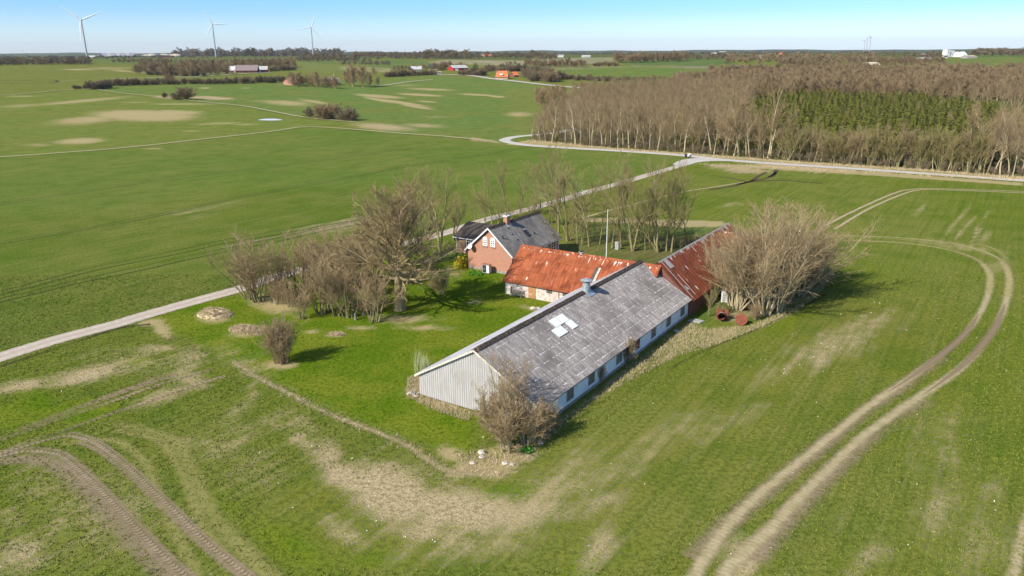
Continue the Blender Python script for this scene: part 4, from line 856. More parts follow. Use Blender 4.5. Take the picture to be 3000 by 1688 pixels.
# mailbox and post at the junction, marker posts along the farm road
def post(px, py, h, r, mat, label, nm='marker_post', cat='post', group=None):
    p = gp(px, py); e_ = empty(nm, p, 0, label, cat, group); MB().cyl((0,0,0),(0,0,h),r,r*.9,8).build('shaft', mat, e_); MB().lathe((0,0,h),[(r*1.15,0),(r*1.1,.06),(0,.1)],8).build('cap', mat, e_); return e_
mbx = empty('mailbox', gp(2020, 464), .4, 'white mailbox on a stand at the road junction', 'mailbox')
mb = MB(); mb.box(-.45,.45,-.3,.3,.75,1.2); mb.build('box', M['white'], mbx); MB().cyl((0,-.3,1.2),(0,.3,1.2),.28,.28,14).build('lid', M['white'], mbx); MB().box(-.5,.5,-.35,-.30,.6,.9).build('front_flap', M['dark_metal'], mbx)
for x in (-.35,.35): MB().cyl((x,0,0),(x,0,.75),.04).build('leg', M['dark_metal'], mbx)
bn_ = empty('waste_bin', gp(2009, 461.5), 0, 'black wheeled bin standing left of the mailbox at the junction', 'bin'); MB().prism([(-.28,-.35,.1),(.28,-.35,.1),(.28,.3,.1),(-.28,.3,.1)],(0,0,.95)).build('body', M['dark_metal'], bn_); MB().box(-.31,.31,-.38,.36,1.051,1.12).build('lid', M['dark_metal'], bn_)
for x in (-.27,.27): MB().cyl((x-.03,.32,.12),(x+.03,.32,.12),.12).build('wheel', M['tyre'], bn_)
post(1563, 607, 2.2, .12, M['bench_wood'], 'grey gate post at the left side of the farm road behind the house', 'gate_post', 'post'); post(1584, 610, 1.7, .14, M['dark_metal'], 'black gate post nearest the house roof', 'gate_post', 'post'); post(1617, 600, 1.8, .1, M['dark_metal'], 'thin black gate post right of the farm road', 'gate_post', 'post')
sg_ = empty('road_sign', gp(1597, 603), .3, 'small grey sign leaning over the farm road verge between two black posts', 'sign'); MB().cyl((0,0,0),(.2,0,2.3),.04).build('post', M['galv'], sg_); MB().prism([(-.7,-.05,2.1),(.5,-.05,2.3),(.5,-.05,2.6),(-.7,-.05,2.45)],(0,.05,0)).build('panel', M['blue_grey'], sg_)
for (x, y, l) in ((1673,579,'white reflector post beside the farm road, nearer the house'),(1706,570,'white reflector post beside the farm road, farther from the house')):
    e_ = post(x, y, 1.0, .09, M['white'], l, 'reflector_post', 'post', 'white reflector posts along the farm road'); MB().cyl((0,0,.75),(0,0,.88),.093,.093,8).build('reflector', M['dark_metal'], e_)
tag(link('weathered_stump', MB().lathe((0,0,0),[(.22,-.1),(.17,.4),(.15,.85),(.08,.9),(0,.86)],9).build('x', M['bench_wood']).data, None, gp(1042, 937)), 'short broken pale tree stump at the front of the thicket', 'stump')
bpy.data.objects.remove(bpy.data.objects['x'])
print('farm done')
# ------------------------------------------------------------------ bare trees, grown in levels
def norm(v): return v/(np.linalg.norm(v, axis=-1, keepdims=True)+1e-9)
def walk(rs, P, D, Ln, r0, r1, K, wander, up):
    N = len(P); X = np.empty((N, K, 3)); X[:, 0] = P; D = norm(D); st = (Ln/(K-1))[:, None]
    for k in range(1, K):
        D = norm(D + wander*rs.randn(N, 3) + np.array([0, 0, up])); X[:, k] = X[:, k-1]+D*st
    t = np.linspace(0, 1, K)[None]; return X, r0[:, None]*(1-t)+r1[:, None]*t
def kids(rs, X, Rr, Ln, n, t0, ang, ratio, rr, fall=.6, flat=0, var=.5):
    N, K, _ = X.shape; tt = t0+(1-t0)*(np.tile(np.arange(n), (N, 1))+rs.rand(N, n))/n
    tt = np.clip(tt, 0, .995); f = tt*(K-1); i = f.astype(int); fr = (f-i)[..., None]; ii = np.arange(N)[:, None]
    P = X[ii, i]*(1-fr)+X[ii, i+1]*fr; T = norm(X[ii, i+1]-X[ii, i]); R0 = (Rr[ii, i]*(1-fr[..., 0])+Rr[ii, i+1]*fr[..., 0])*rr
    A = ang[0]+(ang[1]-ang[0])*rs.rand(N, n); A = A*(1-.45*tt)
    q_ = rs.randn(N, n, 3); q_[..., 2] *= (1-flat); q_ = norm(q_-T*(q_*T).sum(-1, keepdims=True))
    D = T*np.cos(A)[..., None]+q_*np.sin(A)[..., None]
    L_c = Ln[:, None]*ratio*(1.15-fall*tt)*(1+var*(rs.rand(N, n)-.55))
    return P.reshape(-1, 3), D.reshape(-1, 3), L_c.ravel(), R0.ravel()
def tubes(X, Rr, Sd):
    N, K, _ = X.shape; T = norm(np.gradient(X, axis=1)); ax = norm(X[:, -1]-X[:, 0])
    ref = np.where(np.abs(ax[:, 2:3]) > .8, np.array([[1., .2, 0]]), np.array([[0, 0, 1.]]))[:, None]
    U = norm(np.cross(T, np.broadcast_to(ref, T.shape))); Wv = np.cross(T, U)
    a = np.arange(Sd)*2*np.pi/Sd; V = X[:, :, None]+(U[:, :, None]*np.cos(a)[None, None, :, None]+Wv[:, :, None]*np.sin(a)[None, None, :, None])*Rr[:, :, None, None]
    V = V.reshape(-1, 3); n, k, s = np.meshgrid(np.arange(N), np.arange(K-1), np.arange(Sd), indexing='ij'); b = n*K*Sd+k*Sd; s2 = (s+1) % Sd
    return V, np.stack([b+s, b+s2, b+Sd+s2, b+Sd+s], -1).reshape(-1, 4)
def merge(l):
    V, Q, o = [], [], 0
    for v, q_ in l: V.append(v); Q.append(q_+o); o += len(v)
    return np.concatenate(V), np.concatenate(Q)
def grow(seed, stems, levels, lean=None):
    """stems: list of (base, dir, length, r); levels: dicts. returns [(V,Q)] per level"""
    rs = np.random.RandomState(seed); P = np.array([s[0] for s in stems], float); D = np.array([s[1] for s in stems], float)
    Ln = np.array([s[2] for s in stems], float); R0 = np.array([s[3] for s in stems], float); res = []
    for i, lv in enumerate(levels):
        X, Rr = walk(rs, P, D, Ln, R0, R0*lv.get('tip', .25), lv['K'], lv['w'], lv['up'])
        if i == 0: Rr[:, 0] *= 1.35
        if lv.get('lean') is not None: pass
        Rr = np.maximum(Rr, lv.get('rmin', .012)); res.append(tubes(X, Rr, lv['S']))
        if i < len(levels)-1:
            nx_ = levels[i+1]; P, D, Ln, R0 = kids(rs, X, Rr, Ln, nx_['n'], nx_['t0'], nx_['ang'], nx_['ratio'], nx_['rr'], nx_.get('fall', .6), nx_.get('flat', 0), nx_.get('var', .5))
            keep = P[:, 2] > nx_.get('zmin', -1); P, D, Ln, R0 = P[keep], D[keep], Ln[keep], R0[keep]
    return res
def mat_bark(name, c1, c2, green=None, g=.5):
    q = NM(name, .95, .1); v = q.coord(); x, y, z = q.sep(v)
    n1 = q.noise(q.mapping(v, (1,1,.35)), 3.5, 5, .65); n2 = q.noise(v, .7, 3, .5)
    c = q.mix(q.step(n1, .35, .65), c1, c2)
    if green: c = q.mix(q.math('MULTIPLY', q.step(n2, .35, .6), g), c, green)
    c = q.mix(q.math('MULTIPLY', q.rand(), .35), c, tuple(k*.6 for k in c1)); q.col(c); return q.m
BK = dict(old=mat_bark('old_bark', (.44,.34,.20), (.27,.20,.115), (.27,.24,.09), .4), alga=mat_bark('green_algae_bark', (.34,.295,.165), (.17,.145,.08), (.26,.25,.09), .6),
          pale=mat_bark('pale_bark', (.56,.48,.32), (.33,.26,.16), (.36,.31,.13), .35), brown=mat_bark('brown_bark', (.28,.20,.12), (.17,.12,.075)))
TW = dict(old=mat_bark('olive_brown_twigs', (.44,.33,.165), (.29,.215,.105)), tan=mat_bark('tan_twigs', (.44,.325,.18), (.29,.21,.115)), wood=mat_bark('wood_twigs', (.38,.28,.155), (.26,.185,.10)), woodb=mat_bark('reddish_wood_twigs', (.37,.27,.15), (.26,.185,.10)), brown=mat_bark('red_brown_twigs', (.38,.25,.145), (.26,.17,.095)),
          olive=mat_bark('olive_twigs', (.34,.29,.12), (.24,.20,.085)), dark=mat_bark('dark_twigs', (.27,.215,.13), (.19,.15,.09)))
ARR = {}
def proto(key, levels, bark, twig, ntr):
    tv, tq = merge(levels[:ntr]); cv, cq = merge(levels[ntr:]); ARR[key] = (tv, tq, cv, cq)
    return dict(trunk=npmesh('trunk', tv, Q=tq, mat=bark, smooth=True), crown=npmesh('crown', cv, Q=cq, mat=twig), h=max(cv[:, 2].max(), 1))
PR = {}
def up(x=0, y=0, z=1): return (x, y, z)
# the big old spreading tree
def dome_tree(seed, n=36):
    r_ = random.Random(seed); br = []
    for i in range(n):
        t = .43+.57*i/(n-1); z = 9.0*t-.1; th = 2.4*i+r_.uniform(-.4,.4); f = (t-.43)/.57; el = R(84-70*f**.9+r_.uniform(-6,6)); d = (math.sin(el)*math.cos(th), math.sin(el)*math.sin(th), math.cos(el))
        br.append(((0,0,z), d, (7.4-1.4*f)*r_.uniform(.9,1.06), .22-.11*f))
    T = grow(seed, [((0,0,-.2), (0,0,1), 9.2, .62)], [dict(K=8, w=.008, up=.05, S=12, tip=.30)])
    B = grow(seed+1, br, [dict(K=9, w=.11, up=.045, S=7, tip=.3), dict(n=9, t0=.18, ang=(.5,1.0), ratio=.46, rr=.62, K=6, w=.17, up=.05, S=5, tip=.3, rmin=.03), dict(n=7, t0=.1, ang=(.5,.95), ratio=.50, rr=.6, K=4, w=.18, up=.05, S=3, rmin=.019), dict(n=6, t0=.1, ang=(.4,.9), ratio=.55, rr=.6, K=3, w=.2, up=.03, S=3, rmin=.010)])
    return T+B
PR['old'] = [proto('old', dome_tree(11), BK['old'], TW['old'], 3)]
def tall(seed, fork, spread=(.35,.8), twn=8, upw=.085, rmin=.012, st=None):
    return grow(seed, st or [((0,0,-.2), up(.04*((seed%3)-1), .02), 11.5, .15)],
     [dict(K=8, w=.10, up=.05, S=7, tip=.3), dict(n=fork, t0=.22, ang=(.45,1.05), ratio=.52, rr=.62, K=6, w=.12, up=upw, S=5, fall=.7), dict(n=8, t0=.12, ang=spread, ratio=.48, rr=.62, K=4, w=.14, up=.09, S=4, rmin=rmin*1.4),
      dict(n=twn, t0=.1, ang=(.35,.8), ratio=.55, rr=.6, K=3, w=.16, up=.07, S=3, rmin=rmin)])
def forked(seed):
    r_ = random.Random(seed); b = [((0,0,-.2), up(.05,.0), 4.2, .34)] ; st = [((0,0,-.2), up(r_.uniform(-.25,.25), r_.uniform(-.25,.25)), 11+r_.uniform(0,2), .18) for _ in range(3)]; return tall(seed, 9, st=st)
PR['row'] = [proto('row%d' % s, tall(s, 11), BK['alga'], TW['olive'], 2) for s in (21, 22, 23)] + [proto('rowf%d' % s, forked(s), BK['alga'], TW['olive'], 2) for s in (24, 25)]
def shrubby(seed, ns, L0, r0, sp, n1=7, n2=6, rmin=.016, base=.35, upw=.1, n3=5):
    r_ = random.Random(seed); st = []
    for i in range(ns):
        a = r_.uniform(0, 6.28); k = r_.uniform(.1, 1)*sp; st.append(((math.cos(a)*base*r_.random(), math.sin(a)*base*r_.random(), -.1), (math.cos(a)*k, math.sin(a)*k, 1), L0*r_.uniform(.7, 1.1), r0*r_.uniform(.6, 1.1)))
    return grow(seed, st, [dict(K=6, w=.1, up=.06, S=5, tip=.3), dict(n=n1, t0=.2, ang=(.4,.9), ratio=.5, rr=.6, K=4, w=.14, up=upw, S=4, rmin=rmin*1.3), dict(n=n2, t0=.1, ang=(.4,.9), ratio=.5, rr=.6, K=3, w=.16, up=upw, S=3, rmin=rmin),
                           dict(n=n3, t0=.1, ang=(.4,.9), ratio=.6, rr=.7, K=3, w=.18, up=.03, S=3, rmin=rmin*.8)])
PR['multi'] = [proto('multi%d' % s, shrubby(s, 10, 7.0, .095, .48, 7, 6, .012, .7, .07, 4), BK['alga'], TW['tan'], 1) for s in (31, 32, 33)]
PR['grove'] = [proto('grove%d' % s, shrubby(s, 12, 9.0, .095, .46, 9, 7, .012, .9, .05, 4), BK['pale'], TW['tan'], 2) for s in (41, 42, 43)]
PR['bush'] = [proto('bush%d' % s, shrubby(s, 34, 2.6, .035, .75, 7, 5, .010, .45, .08, 4), BK['brown'], TW['tan'], 1) for s in (51, 52)]
PR['vbush'] = [proto('vbush', shrubby(55, 46, 4.2, .04, .42, 7, 5, .011, .9, .12, 3), BK['brown'], TW['tan'], 1)]
PR['thorn'] = [proto('thorn%d' % s, shrubby(s, 16, 3.6, .05, .6, 8, 6, .011, .6, .03, 4), BK['pale'], TW['tan'], 1) for s in (61, 62)]
def forest(seed, st=None, n1=12): return grow(seed, st or [((0,0,-.3), up(.05*((seed%5)-2), .02), 14.5, .17)],
     [dict(K=7, w=.09, up=.04, S=5, tip=.2), dict(n=n1+5, t0=.13, ang=(.4,.95), ratio=.36, rr=.6, K=5, w=.14, up=.11, S=4, fall=.5, rmin=.032), dict(n=7, t0=.1, ang=(.4,.9), ratio=.48, rr=.6, K=3, w=.18, up=.08, S=3, rmin=.024), dict(n=4, t0=.1, ang=(.3,.8), ratio=.6, rr=.7, K=2, w=.18, up=.05, S=3, rmin=.020)])
PR['wood'] = [proto('wood%d' % s, forest(s), BK['pale'] if s % 3 == 1 else BK['alga'], TW['wood'] if s % 3 else TW['woodb'], 1) for s in (71, 72, 73, 74, 75, 76)]
PR['front'] = [proto('front%d' % s, grow(s, [((0,0,-.3), up(.06*((s%5)-2), .03), 14, .24)], [dict(K=7, w=.08, up=.04, S=6, tip=.2), dict(n=13, t0=.34, ang=(.45,1.05), ratio=.44, rr=.6, K=5, w=.14, up=.10, S=4, fall=.6, rmin=.035), dict(n=6, t0=.1, ang=(.4,.9), ratio=.48, rr=.6, K=3, w=.18, up=.08, S=3, rmin=.024), dict(n=4, t0=.1, ang=(.3,.8), ratio=.6, rr=.7, K=2, w=.18, up=.05, S=3, rmin=.018)]), BK['pale'], TW['wood'], 2) for s in (171, 172, 173, 174)]
PR['edge'] = [proto('edge%d' % s, shrubby(s, 4, 8.0, .13, .3, 10, 6, .024, .4, .1, 3), BK['alga'], TW['olive'] if s % 2 else TW['wood'], 1) for s in (81, 82, 83)]
def light(seed, h=10, r=.2, n1=9, n2=7, rmin=.07, ns=1, sp=.1): 
    r_ = random.Random(seed); st = [((r_.uniform(-.3,.3),r_.uniform(-.3,.3),-.3), up(r_.uniform(-sp,sp), r_.uniform(-sp,sp)), h*r_.uniform(.7,.85), r) for _ in range(ns)]
    return grow(seed, st, [dict(K=4, w=.06, up=.04, S=4, tip=.3), dict(n=n1, t0=.08, ang=(.5,1.2), ratio=.50, rr=.6, K=3, w=.12, up=.1, S=3, fall=.6, rmin=rmin*1.3), dict(n=n2, t0=.1, ang=(.4,1), ratio=.5, rr=.6, K=2, w=.16, up=.1, S=3, rmin=rmin), dict(n=4, t0=.1, ang=(.4,1), ratio=.5, rr=.7, K=2, w=.16, up=.05, S=3, rmin=rmin*.8)])
PR['far'] = [proto('far%d' % s, light(s, 10, .16, 15, 10, .04, 2, .15), BK['alga'], TW['wood'] if s % 2 else TW['woodb'], 1) for s in (91, 92, 93)]
PR['hedge'] = [proto('hedge%d' % s, light(s, 5.5, .09, 11, 8, .035, 9, .75), BK['brown'], TW['dark'] if s % 2 else TW['wood'], 1) for s in (95, 96, 97)]
PR['lowfar'] = [proto('lowfar%d' % s, light(s, 10, .25, 9, 6, .16, 2, .3), BK['brown'], TW['dark'] if s % 2 else TW['woodb'], 1) for s in (101, 102)]
# conifers: tiers of drooping branch fans
def conifer(seed, h, r, tiers, per, needles):
    rs = np.random.RandomState(seed); V = []; Q = []; o = 0
    for t in range(tiers):
        z = h*(.06+.92*t/tiers); rad = r*(1-t/tiers)**.85+.08
        for k in range(per):
            a = rs.rand()*6.28; L_c = rad*(.7+.45*rs.rand()); d = np.array([math.cos(a), math.sin(a), 0]); s = np.array([-d[1], d[0], 0])
            for m_ in range(needles):
                f_ = (m_+.4)/needles; c = np.array([0,0,z])+d*L_c*f_+np.array([0,0,.22*L_c*f_-.5*L_c*f_*f_+rs.uniform(-.05,.12)])
                w_ = (.22+.5*(1-f_)*.5)*r*.55; l_ = r*.28; tl = rs.uniform(-.5,.5)
                V += [c-s*w_*.5, c+s*w_*.5+np.array([0,0,tl*.1]), c+d*l_+s*w_*.25+np.array([0,0,.12*l_]), c+d*l_-s*w_*.25+np.array([0,0,-.05])]; Q.append([o, o+1, o+2, o+3]); o += 4
    return np.array(V), np.array(Q)
q = NM('spruce_needles', .85, .2); v = q.coord(); n1 = q.noise(v, 1.2, 4, .6); gi = q.n('ShaderNodeNewGeometry').outputs['Random Per Island']
c = q.mix(gi, (.10,.125,.010), (.27,.275,.035)); q.col(q.mix(q.math('MULTIPLY', q.rand(), .3), c, (.14,.15,.03))); M['needle'] = q.m
q = NM('dark_conifer_needles', .85, .2); gi = q.n('ShaderNodeNewGeometry').outputs['Random Per Island']; q.col(q.mix(gi, (.012,.026,.012), (.035,.06,.02))); M['needle_dark'] = q.m
def spruce_proto(key, s, h, r, ti, per, nd, mat):
    cv, cq = conifer(s, h, r, ti, per, nd); tv, tq = grow(s, [((0,0,-.1), up(), h*.97, h*.022)], [dict(K=3, w=.01, up=0, S=5, tip=.2)])[0]
    ARR[key] = (tv, tq, cv, cq); return dict(trunk=npmesh('trunk', tv, Q=tq, mat=BK['brown']), crown=npmesh('crown', cv, Q=cq, mat=mat), h=h)
PR['spruce'] = [spruce_proto('spruce%d' % s, s, 6, 1.55, 10, 9, 3, M['needle']) for s in (111, 112, 113)]
PR['fir'] = [spruce_proto('fir%d' % s, s, 9, 2.6, 13, 13, 4, M['needle_dark']) for s in (115,)]

def plant(kind, P, h, label=None, cat='tree', group=None, name='bare_tree', var=None, rz=None, wide=1.0, tilt=0):
    p = PR[kind][var if var is not None else rnd.randrange(len(PR[kind]))]; s = h/p['h']
    e_ = empty(name, tuple(P), rnd.uniform(0, 6.28) if rz is None else rz, label, cat, group); e_.scale = (s*wide, s*wide, s)
    if tilt: e_.rotation_euler = (rnd.uniform(-tilt, tilt), rnd.uniform(-tilt, tilt), e_.rotation_euler[2])
    link('trunk', p['trunk'], e_); link('crown', p['crown'], e_); return e_
def hpx(P, dy): return dy*depth(P)/F/cF*1.02      # height in metres that spans dy photo pixels here
def plant_px(kind, px, py, top, **k): P = gp(px, py); return plant(kind, P, hpx(P, py-top), **k)
def mass(name, kind, pts, hs, parts=('t','c'), mat=None, label=None, cat='wood', seed=5, wide=1.0):
    """many trees in one mesh (a wood nobody could count)"""
    rs = np.random.RandomState(seed); ks = [k for k in ARR if k.rstrip('0123456789') == kind]; V, Q, MI = [], [], []; o = 0
    for P, h in zip(pts, hs):
        key = ks[rs.randint(len(ks))]; tv, tq, cv, cq = ARR[key]; s = h/cv[:, 2].max(); a = rs.rand()*6.28; c, sn = math.cos(a)*s*wide, math.sin(a)*s*wide
        for (v, q_, mi) in ((tv, tq, 0), (cv, cq, 1)):
            V.append(np.stack([v[:, 0]*c-v[:, 1]*sn+P[0], v[:, 0]*sn+v[:, 1]*c+P[1], v[:, 2]*s+P[2]], -1)); Q.append(q_+o); MI.append(np.full(len(q_), mi)); o += len(v)
    me = npmesh(name, np.concatenate(V), Q=np.concatenate(Q), mats=mat, midx=np.concatenate(MI)); return tag(link(name, me), label, cat, None, 'stuff')
def scatter(poly_px, n, seed, dmin):
    rs = np.random.RandomState(seed); P = np.array(gps(poly_px)); lo, hi = P.min(0), P.max(0); grid = {}; out_ = []
    X = rs.uniform(lo[0], hi[0], n*25); Y = rs.uniform(lo[1], hi[1], n*25); k_ = poly_sd(P, X, Y) > 0; Z = tz(X, Y)
    for x, y, z in zip(X[k_].tolist(), Y[k_].tolist(), Z[k_].tolist()):
        if len(out_) >= n: break
        k = (int(x//dmin), int(y//dmin))
        if any((x-a)**2+(y-b)**2 < dmin*dmin for i in (-1,0,1) for j in (-1,0,1) for a, b in grid.get((k[0]+i, k[1]+j), ())): continue
        grid.setdefault(k, []).append((x, y)); out_.append((x, y, z))
    return out_

# --- trees of the farm
t = plant_px('old', 1171, 907, 548, label='big old spreading bare tree with a thick trunk on the lawn', name='old_tree', rz=.6)
rows = [(1441,658,488,'slim bare tree just behind the dark annex roof'),(1485,640,470,'bare tree rising straight behind the brick chimney'),(1524,634,478,'bare tree behind the middle of the house ridge'),
 (1566,620,468,'bare tree above the far end of the house ridge'),(1608,655,448,'first bare tree right of the house roof, dark trunk'),(1637,682,438,'tallest bare tree beside the right end of the house'),(1663,706,442,'bare tree with a dark thick base nearest the front corner of the house'),
 (1691,719,560,'thin crooked bare tree between two tall ones near the drive'),(1726,722,497,'bare tree just left of the flagpole'),(1757,717,590,'low crooked bare tree touching the flagpole on its left'),(1793,726,482,'bare tree just right of the flagpole behind the grey cabinet'),
 (1820,723,470,'bare tree two trunks right of the flagpole'),(1854,736,458,'stout forked pale-trunked bare tree in the middle of the row'),(1890,734,600,'thin short sapling between the stout forked tree and its neighbour'),(1927,739,478,'tall bare tree with a swollen trunk right of the stout forked one'),
 (1952,736,500,'left trunk of the pair of bare trees near the red roof ridge'),(1967,738,482,'right trunk of the pair of bare trees near the red roof ridge'),(2010,722,515,'last bare tree of the row, beside the red roof ridge'),(1391,650,560,'thin young tree behind the annex at the left end of the row')]
for i, (x, y, tp, l) in enumerate(rows):
    plant_px('row', x, y, tp, label=l, group='row of bare trees behind the yard', var=(3 if x in (1854, 1663) else 4 if x == 1927 else i % 3), tilt=.04, wide=.95 if y-tp > 120 else .7)
for (x, y, tp, l) in [(734,876,693,'leftmost multi-stemmed bare tree of the thicket by the farm road'),(760,884,705,'second multi-stemmed tree from the left end of the thicket'),(830,862,690,'bare tree of the thicket behind the pale tangled bush'),(885,858,672,'bare tree in the back of the thicket, second behind the bush'),
  (942,918,720,'bare tree at the front middle of the thicket with a dark hollow beneath'),(940,848,660,'tall bare tree in the back middle of the thicket'),(992,924,742,'leaning bare tree left of the broken stump'),(1020,930,750,'leaning bare tree just beside the broken stump'),(1096,944,770,'front right end tree of the thicket, nearest the lawn'),
  (990,850,655,'tall bare tree in the back right of the thicket'),(1045,838,640,'bare tree half behind the left side of the big old tree'),(1090,815,610,'bare tree behind the crown of the big old tree'),(883,934,840,'gnarled pollarded little tree at the front edge of the thicket')]:
    plant_px('multi', x, y, tp, label=l, group='bare trees of the thicket left of the big tree', tilt=.08, wide=1.25)
for (x, y, tp, l) in [(1200,782,520,'tall bare tree right behind the big old tree'),(1245,765,500,'tall bare tree behind the right edge of the big old crown'),(1290,742,505,'tall thin bare tree between the big old tree and the annex'),(1330,705,560,'small bare tree beside the annex gable'),(1150,800,560,'bare tree behind the trunk of the big old tree')]:
    plant_px('row', x, y, tp, label=l, group='tall trees behind the big old tree', tilt=.05)
for (x, y, tp, l, k) in [(812,892,798,'pale tangled bush at the left front of the thicket','thorn'),(850,898,815,'pale tangled bush close behind the pollarded tree','thorn'),(1062,925,860,'low brown bush beside the broken stump','thorn'),(1295,862,790,'spiky dark shrub on the lawn right of the big old tree','thorn'),(1100,860,800,'reddish low shrub behind the trunk of the big old tree','bush'),
   (1255,800,745,'low bare shrub behind the lawn below the annex','thorn'),(1190,830,775,'low bare shrub on the far side of the lawn','bush'),
   (1490,1318,1165,'broad brown tangled bush at the near corner of the pale gable','thorn'),(1545,1300,1150,'tangled bush against the near end of the white barn wall','thorn'),(1430,1255,1130,'brown bush covering the right half of the pale gable','thorn'),(1610,1262,1165,'spreading low bush on the shaded side of the barn corner','thorn')]:
    plant_px(k, x, y, tp, label=l, cat='bush', name='bare_bush', wide=1.12 if x > 1400 else 1.0)
plant_px('multi', 1508, 1262, 1030, label='bare tree growing in front of the grey roof at the near barn corner', tilt=.05, wide=.85)
plant_px('vbush', 826, 1062, 922, label='round fan-shaped bare bush standing alone on the lawn', cat='bush', name='bare_bush', wide=.95)
for (x, y, tp, l) in [(1832,1064,985,'thin shrub against the white wall below the middle of the barn'),(1753,1121,1060,'thin shrub against the white wall nearer the barn corner')]: plant_px('bush', x, y, tp, label=l, cat='bush', name='bare_bush', wide=.7)
for (x, y, tp, k, l, wd) in [(2075,928,822,'row','thin pale tree standing alone by the corner of the two barns',.8),(2142,894,690,'grove','leftmost clump of the bare grove over the red roof',1.05),(2160,906,650,'grove','tall bare clump above the rusty tank',1.05),(2215,900,640,'grove','bare clump between the rusty tank and the middle of the grove',.9),
   (2242,918,615,'grove','front middle clump of the grove with pale trunks',1.0),(2268,910,600,'grove','tall clump just right of the front middle of the grove',1.05),(2328,864,592,'grove','right clump of the grove beside the dark wall panel',1.15),(2350,850,640,'grove','rightmost clump of the grove leaning over the green field',1.1),(2100,860,680,'grove','brown clump rising in front of the striped red roof',.95),(2300,880,625,'grove','clump between the tall one and the right clump of the grove',1.2),(2190,880,660,'grove','clump behind the rusty tank close to the brown wall',1.15),(2375,830,668,'grove','small clump at the far corner of the red barn wing',1.0)]:
    plant_px(k, x, y, tp, label=l, group='bare grove in front of the red barns', wide=wd*(1.12 if k == 'grove' else 1), tilt=.06)
for (x, y, tp, l) in [(2112,935,890,'low bare bush between the rusty pipe and the tank'),(2210,935,880,'low bare bush at the foot of the middle clump'),(2300,905,845,'low bare bush at the foot of the right clump'),(2415,825,770,'dark low bush at the far corner of the red barn wing')]: plant_px('thorn', x, y, tp, label=l, cat='bush', name='bare_bush')
for i in range(34):
    x = 1400+19*i+rnd.uniform(-9,9); y = float(np.interp(x, [1400,1620,1700,2040], [668,690,722,728]))+rnd.uniform(-22,16)
    if x < 1640: y = min(y, 660)
    plant_px('row', x, y, y-rnd.uniform(38,95), label='thin bare sapling or brush between the tall trees behind the yard', cat='sapling', group='saplings under the row of bare trees', name='sapling', wide=.9)
# leafy bushes
def leafy(name, P, r, h, n, c1, c2, label, size=.12, seed=1, cat='bush'):
    rs = np.random.RandomState(seed); d = norm(rs.randn(n, 3)); d[:, 2] = np.abs(d[:, 2]); k = (.35+.65*rs.rand(n)**.6)*(1+.15*np.sin(d[:, 0]*9+seed)*np.cos(d[:, 1]*8))
    c = d*k[:, None]*np.array([r, r, h]); u = norm(rs.randn(n, 3)); w_ = norm(np.cross(u, rs.randn(n, 3))); s = size*(.6+.8*rs.rand(n))[:, None]
    V = np.stack([c-u*s*.5, c+w_*s*.35, c+u*s*.6, c-w_*s*.35], 1).reshape(-1, 3); Q = np.arange(4*n).reshape(-1, 4)
    q = NM(name+'_leaves', .7, .3); gi = q.n('ShaderNodeNewGeometry').outputs['Random Per Island']; q.col(q.mix(gi, c1, c2))
    e_ = empty(name, tuple(P), 0, label, cat); link('foliage', npmesh('foliage', V, Q=Q, mat=q.m), e_)
    lv = grow(seed, [((0,0,-.05), (rnd.uniform(-.5,.5), rnd.uniform(-.5,.5), 1), h*.85, .02) for _ in range(8)], [dict(K=4, w=.1, up=.02, S=4, tip=.4)])[0]
    link('stems', npmesh('stems', lv[0], Q=lv[1], mat=BK['brown']), e_); return e_
leafy('forsythia', gp(1350, 783), 1.15, 1.9, 3800, (.32,.27,.015), (.62,.52,.03), 'round yellow flowering bush at the left corner of the brick gable', .16, 1)
leafy('green_plant', gp(1385, 803), .8, .6, 1500, (.07,.20,.015), (.15,.34,.03), 'bright green plant on the left of the heat pump at the gable foot', .16, 2, 'plant')
leafy('green_plant', gp(1403, 806), .6, .5, 1000, (.07,.20,.015), (.15,.34,.03), 'smaller bright green plant touching the heat pump', .16, 3, 'plant')
leafy('green_plant', gp(1340, 755), 1.2, .7, 1500, (.04,.12,.015), (.09,.2,.03), 'dark green low plant below the annex wall', .2, 4, 'plant')
leafy('green_plant', gp(1543, 1322), .6, .35, 900, (.05,.18,.015), (.10,.27,.03), 'bright green weed clump at the field edge below the corner bush', .16, 5, 'plant')
# fan of dry reeds by the barn and dry grass
def resample3(px_, st):
    P = resample(gps(px_), st); return [np.array([a, b, 0.]) for a, b in P]
def blades(name, pts, n, h, sp, wd, c1, c2, label, cat, seed=3, lean=.35, kind='stuff'):
    rs = np.random.RandomState(seed); P = np.repeat(np.array(pts), n, 0); N = len(P); P = P+np.concatenate([rs.randn(N, 2)*sp, np.zeros((N, 1))], 1)
    a = rs.rand(N)*6.28; L_ = rs.rand(N)*lean; d = np.stack([np.cos(a)*L_, np.sin(a)*L_, np.ones(N)], -1); hh = (h*(.5+.8*rs.rand(N)))[:, None]
    b = rs.rand(N)*6.28; s = np.stack([np.cos(b), np.sin(b), np.zeros(N)], -1)*wd*.5; P[:, 2] -= .03
    m1 = P+d*hh*.5; m2 = P+d*hh*np.array([1.5,1.5,.95])
    V = np.stack([P-s, P+s, m1+s*.8, m1-s*.8, m2], 1).reshape(-1, 3); o = np.arange(N)[:, None]*5
    q = NM(name+'_blades', .9, .15); gi = q.n('ShaderNodeNewGeometry').outputs['Random Per Island']; q.col(q.mix(gi, c1, c2))
    me = npmesh(name, V, Q=o+np.array([[0,1,2,3]]), T=o+np.array([[3,2,4]]), mat=q.m); return tag(link(name, me), label, cat, None, kind)
blades('reeds', [gp(1235+rnd.uniform(-14,14), 1085+rnd.uniform(-16,16)) for _ in range(14)], 26, 1.7, .25, .03, (.34,.38,.17), (.52,.52,.30), 'tall pale dry reeds behind the left corner of the pale gable', 'reeds', 4, .35)
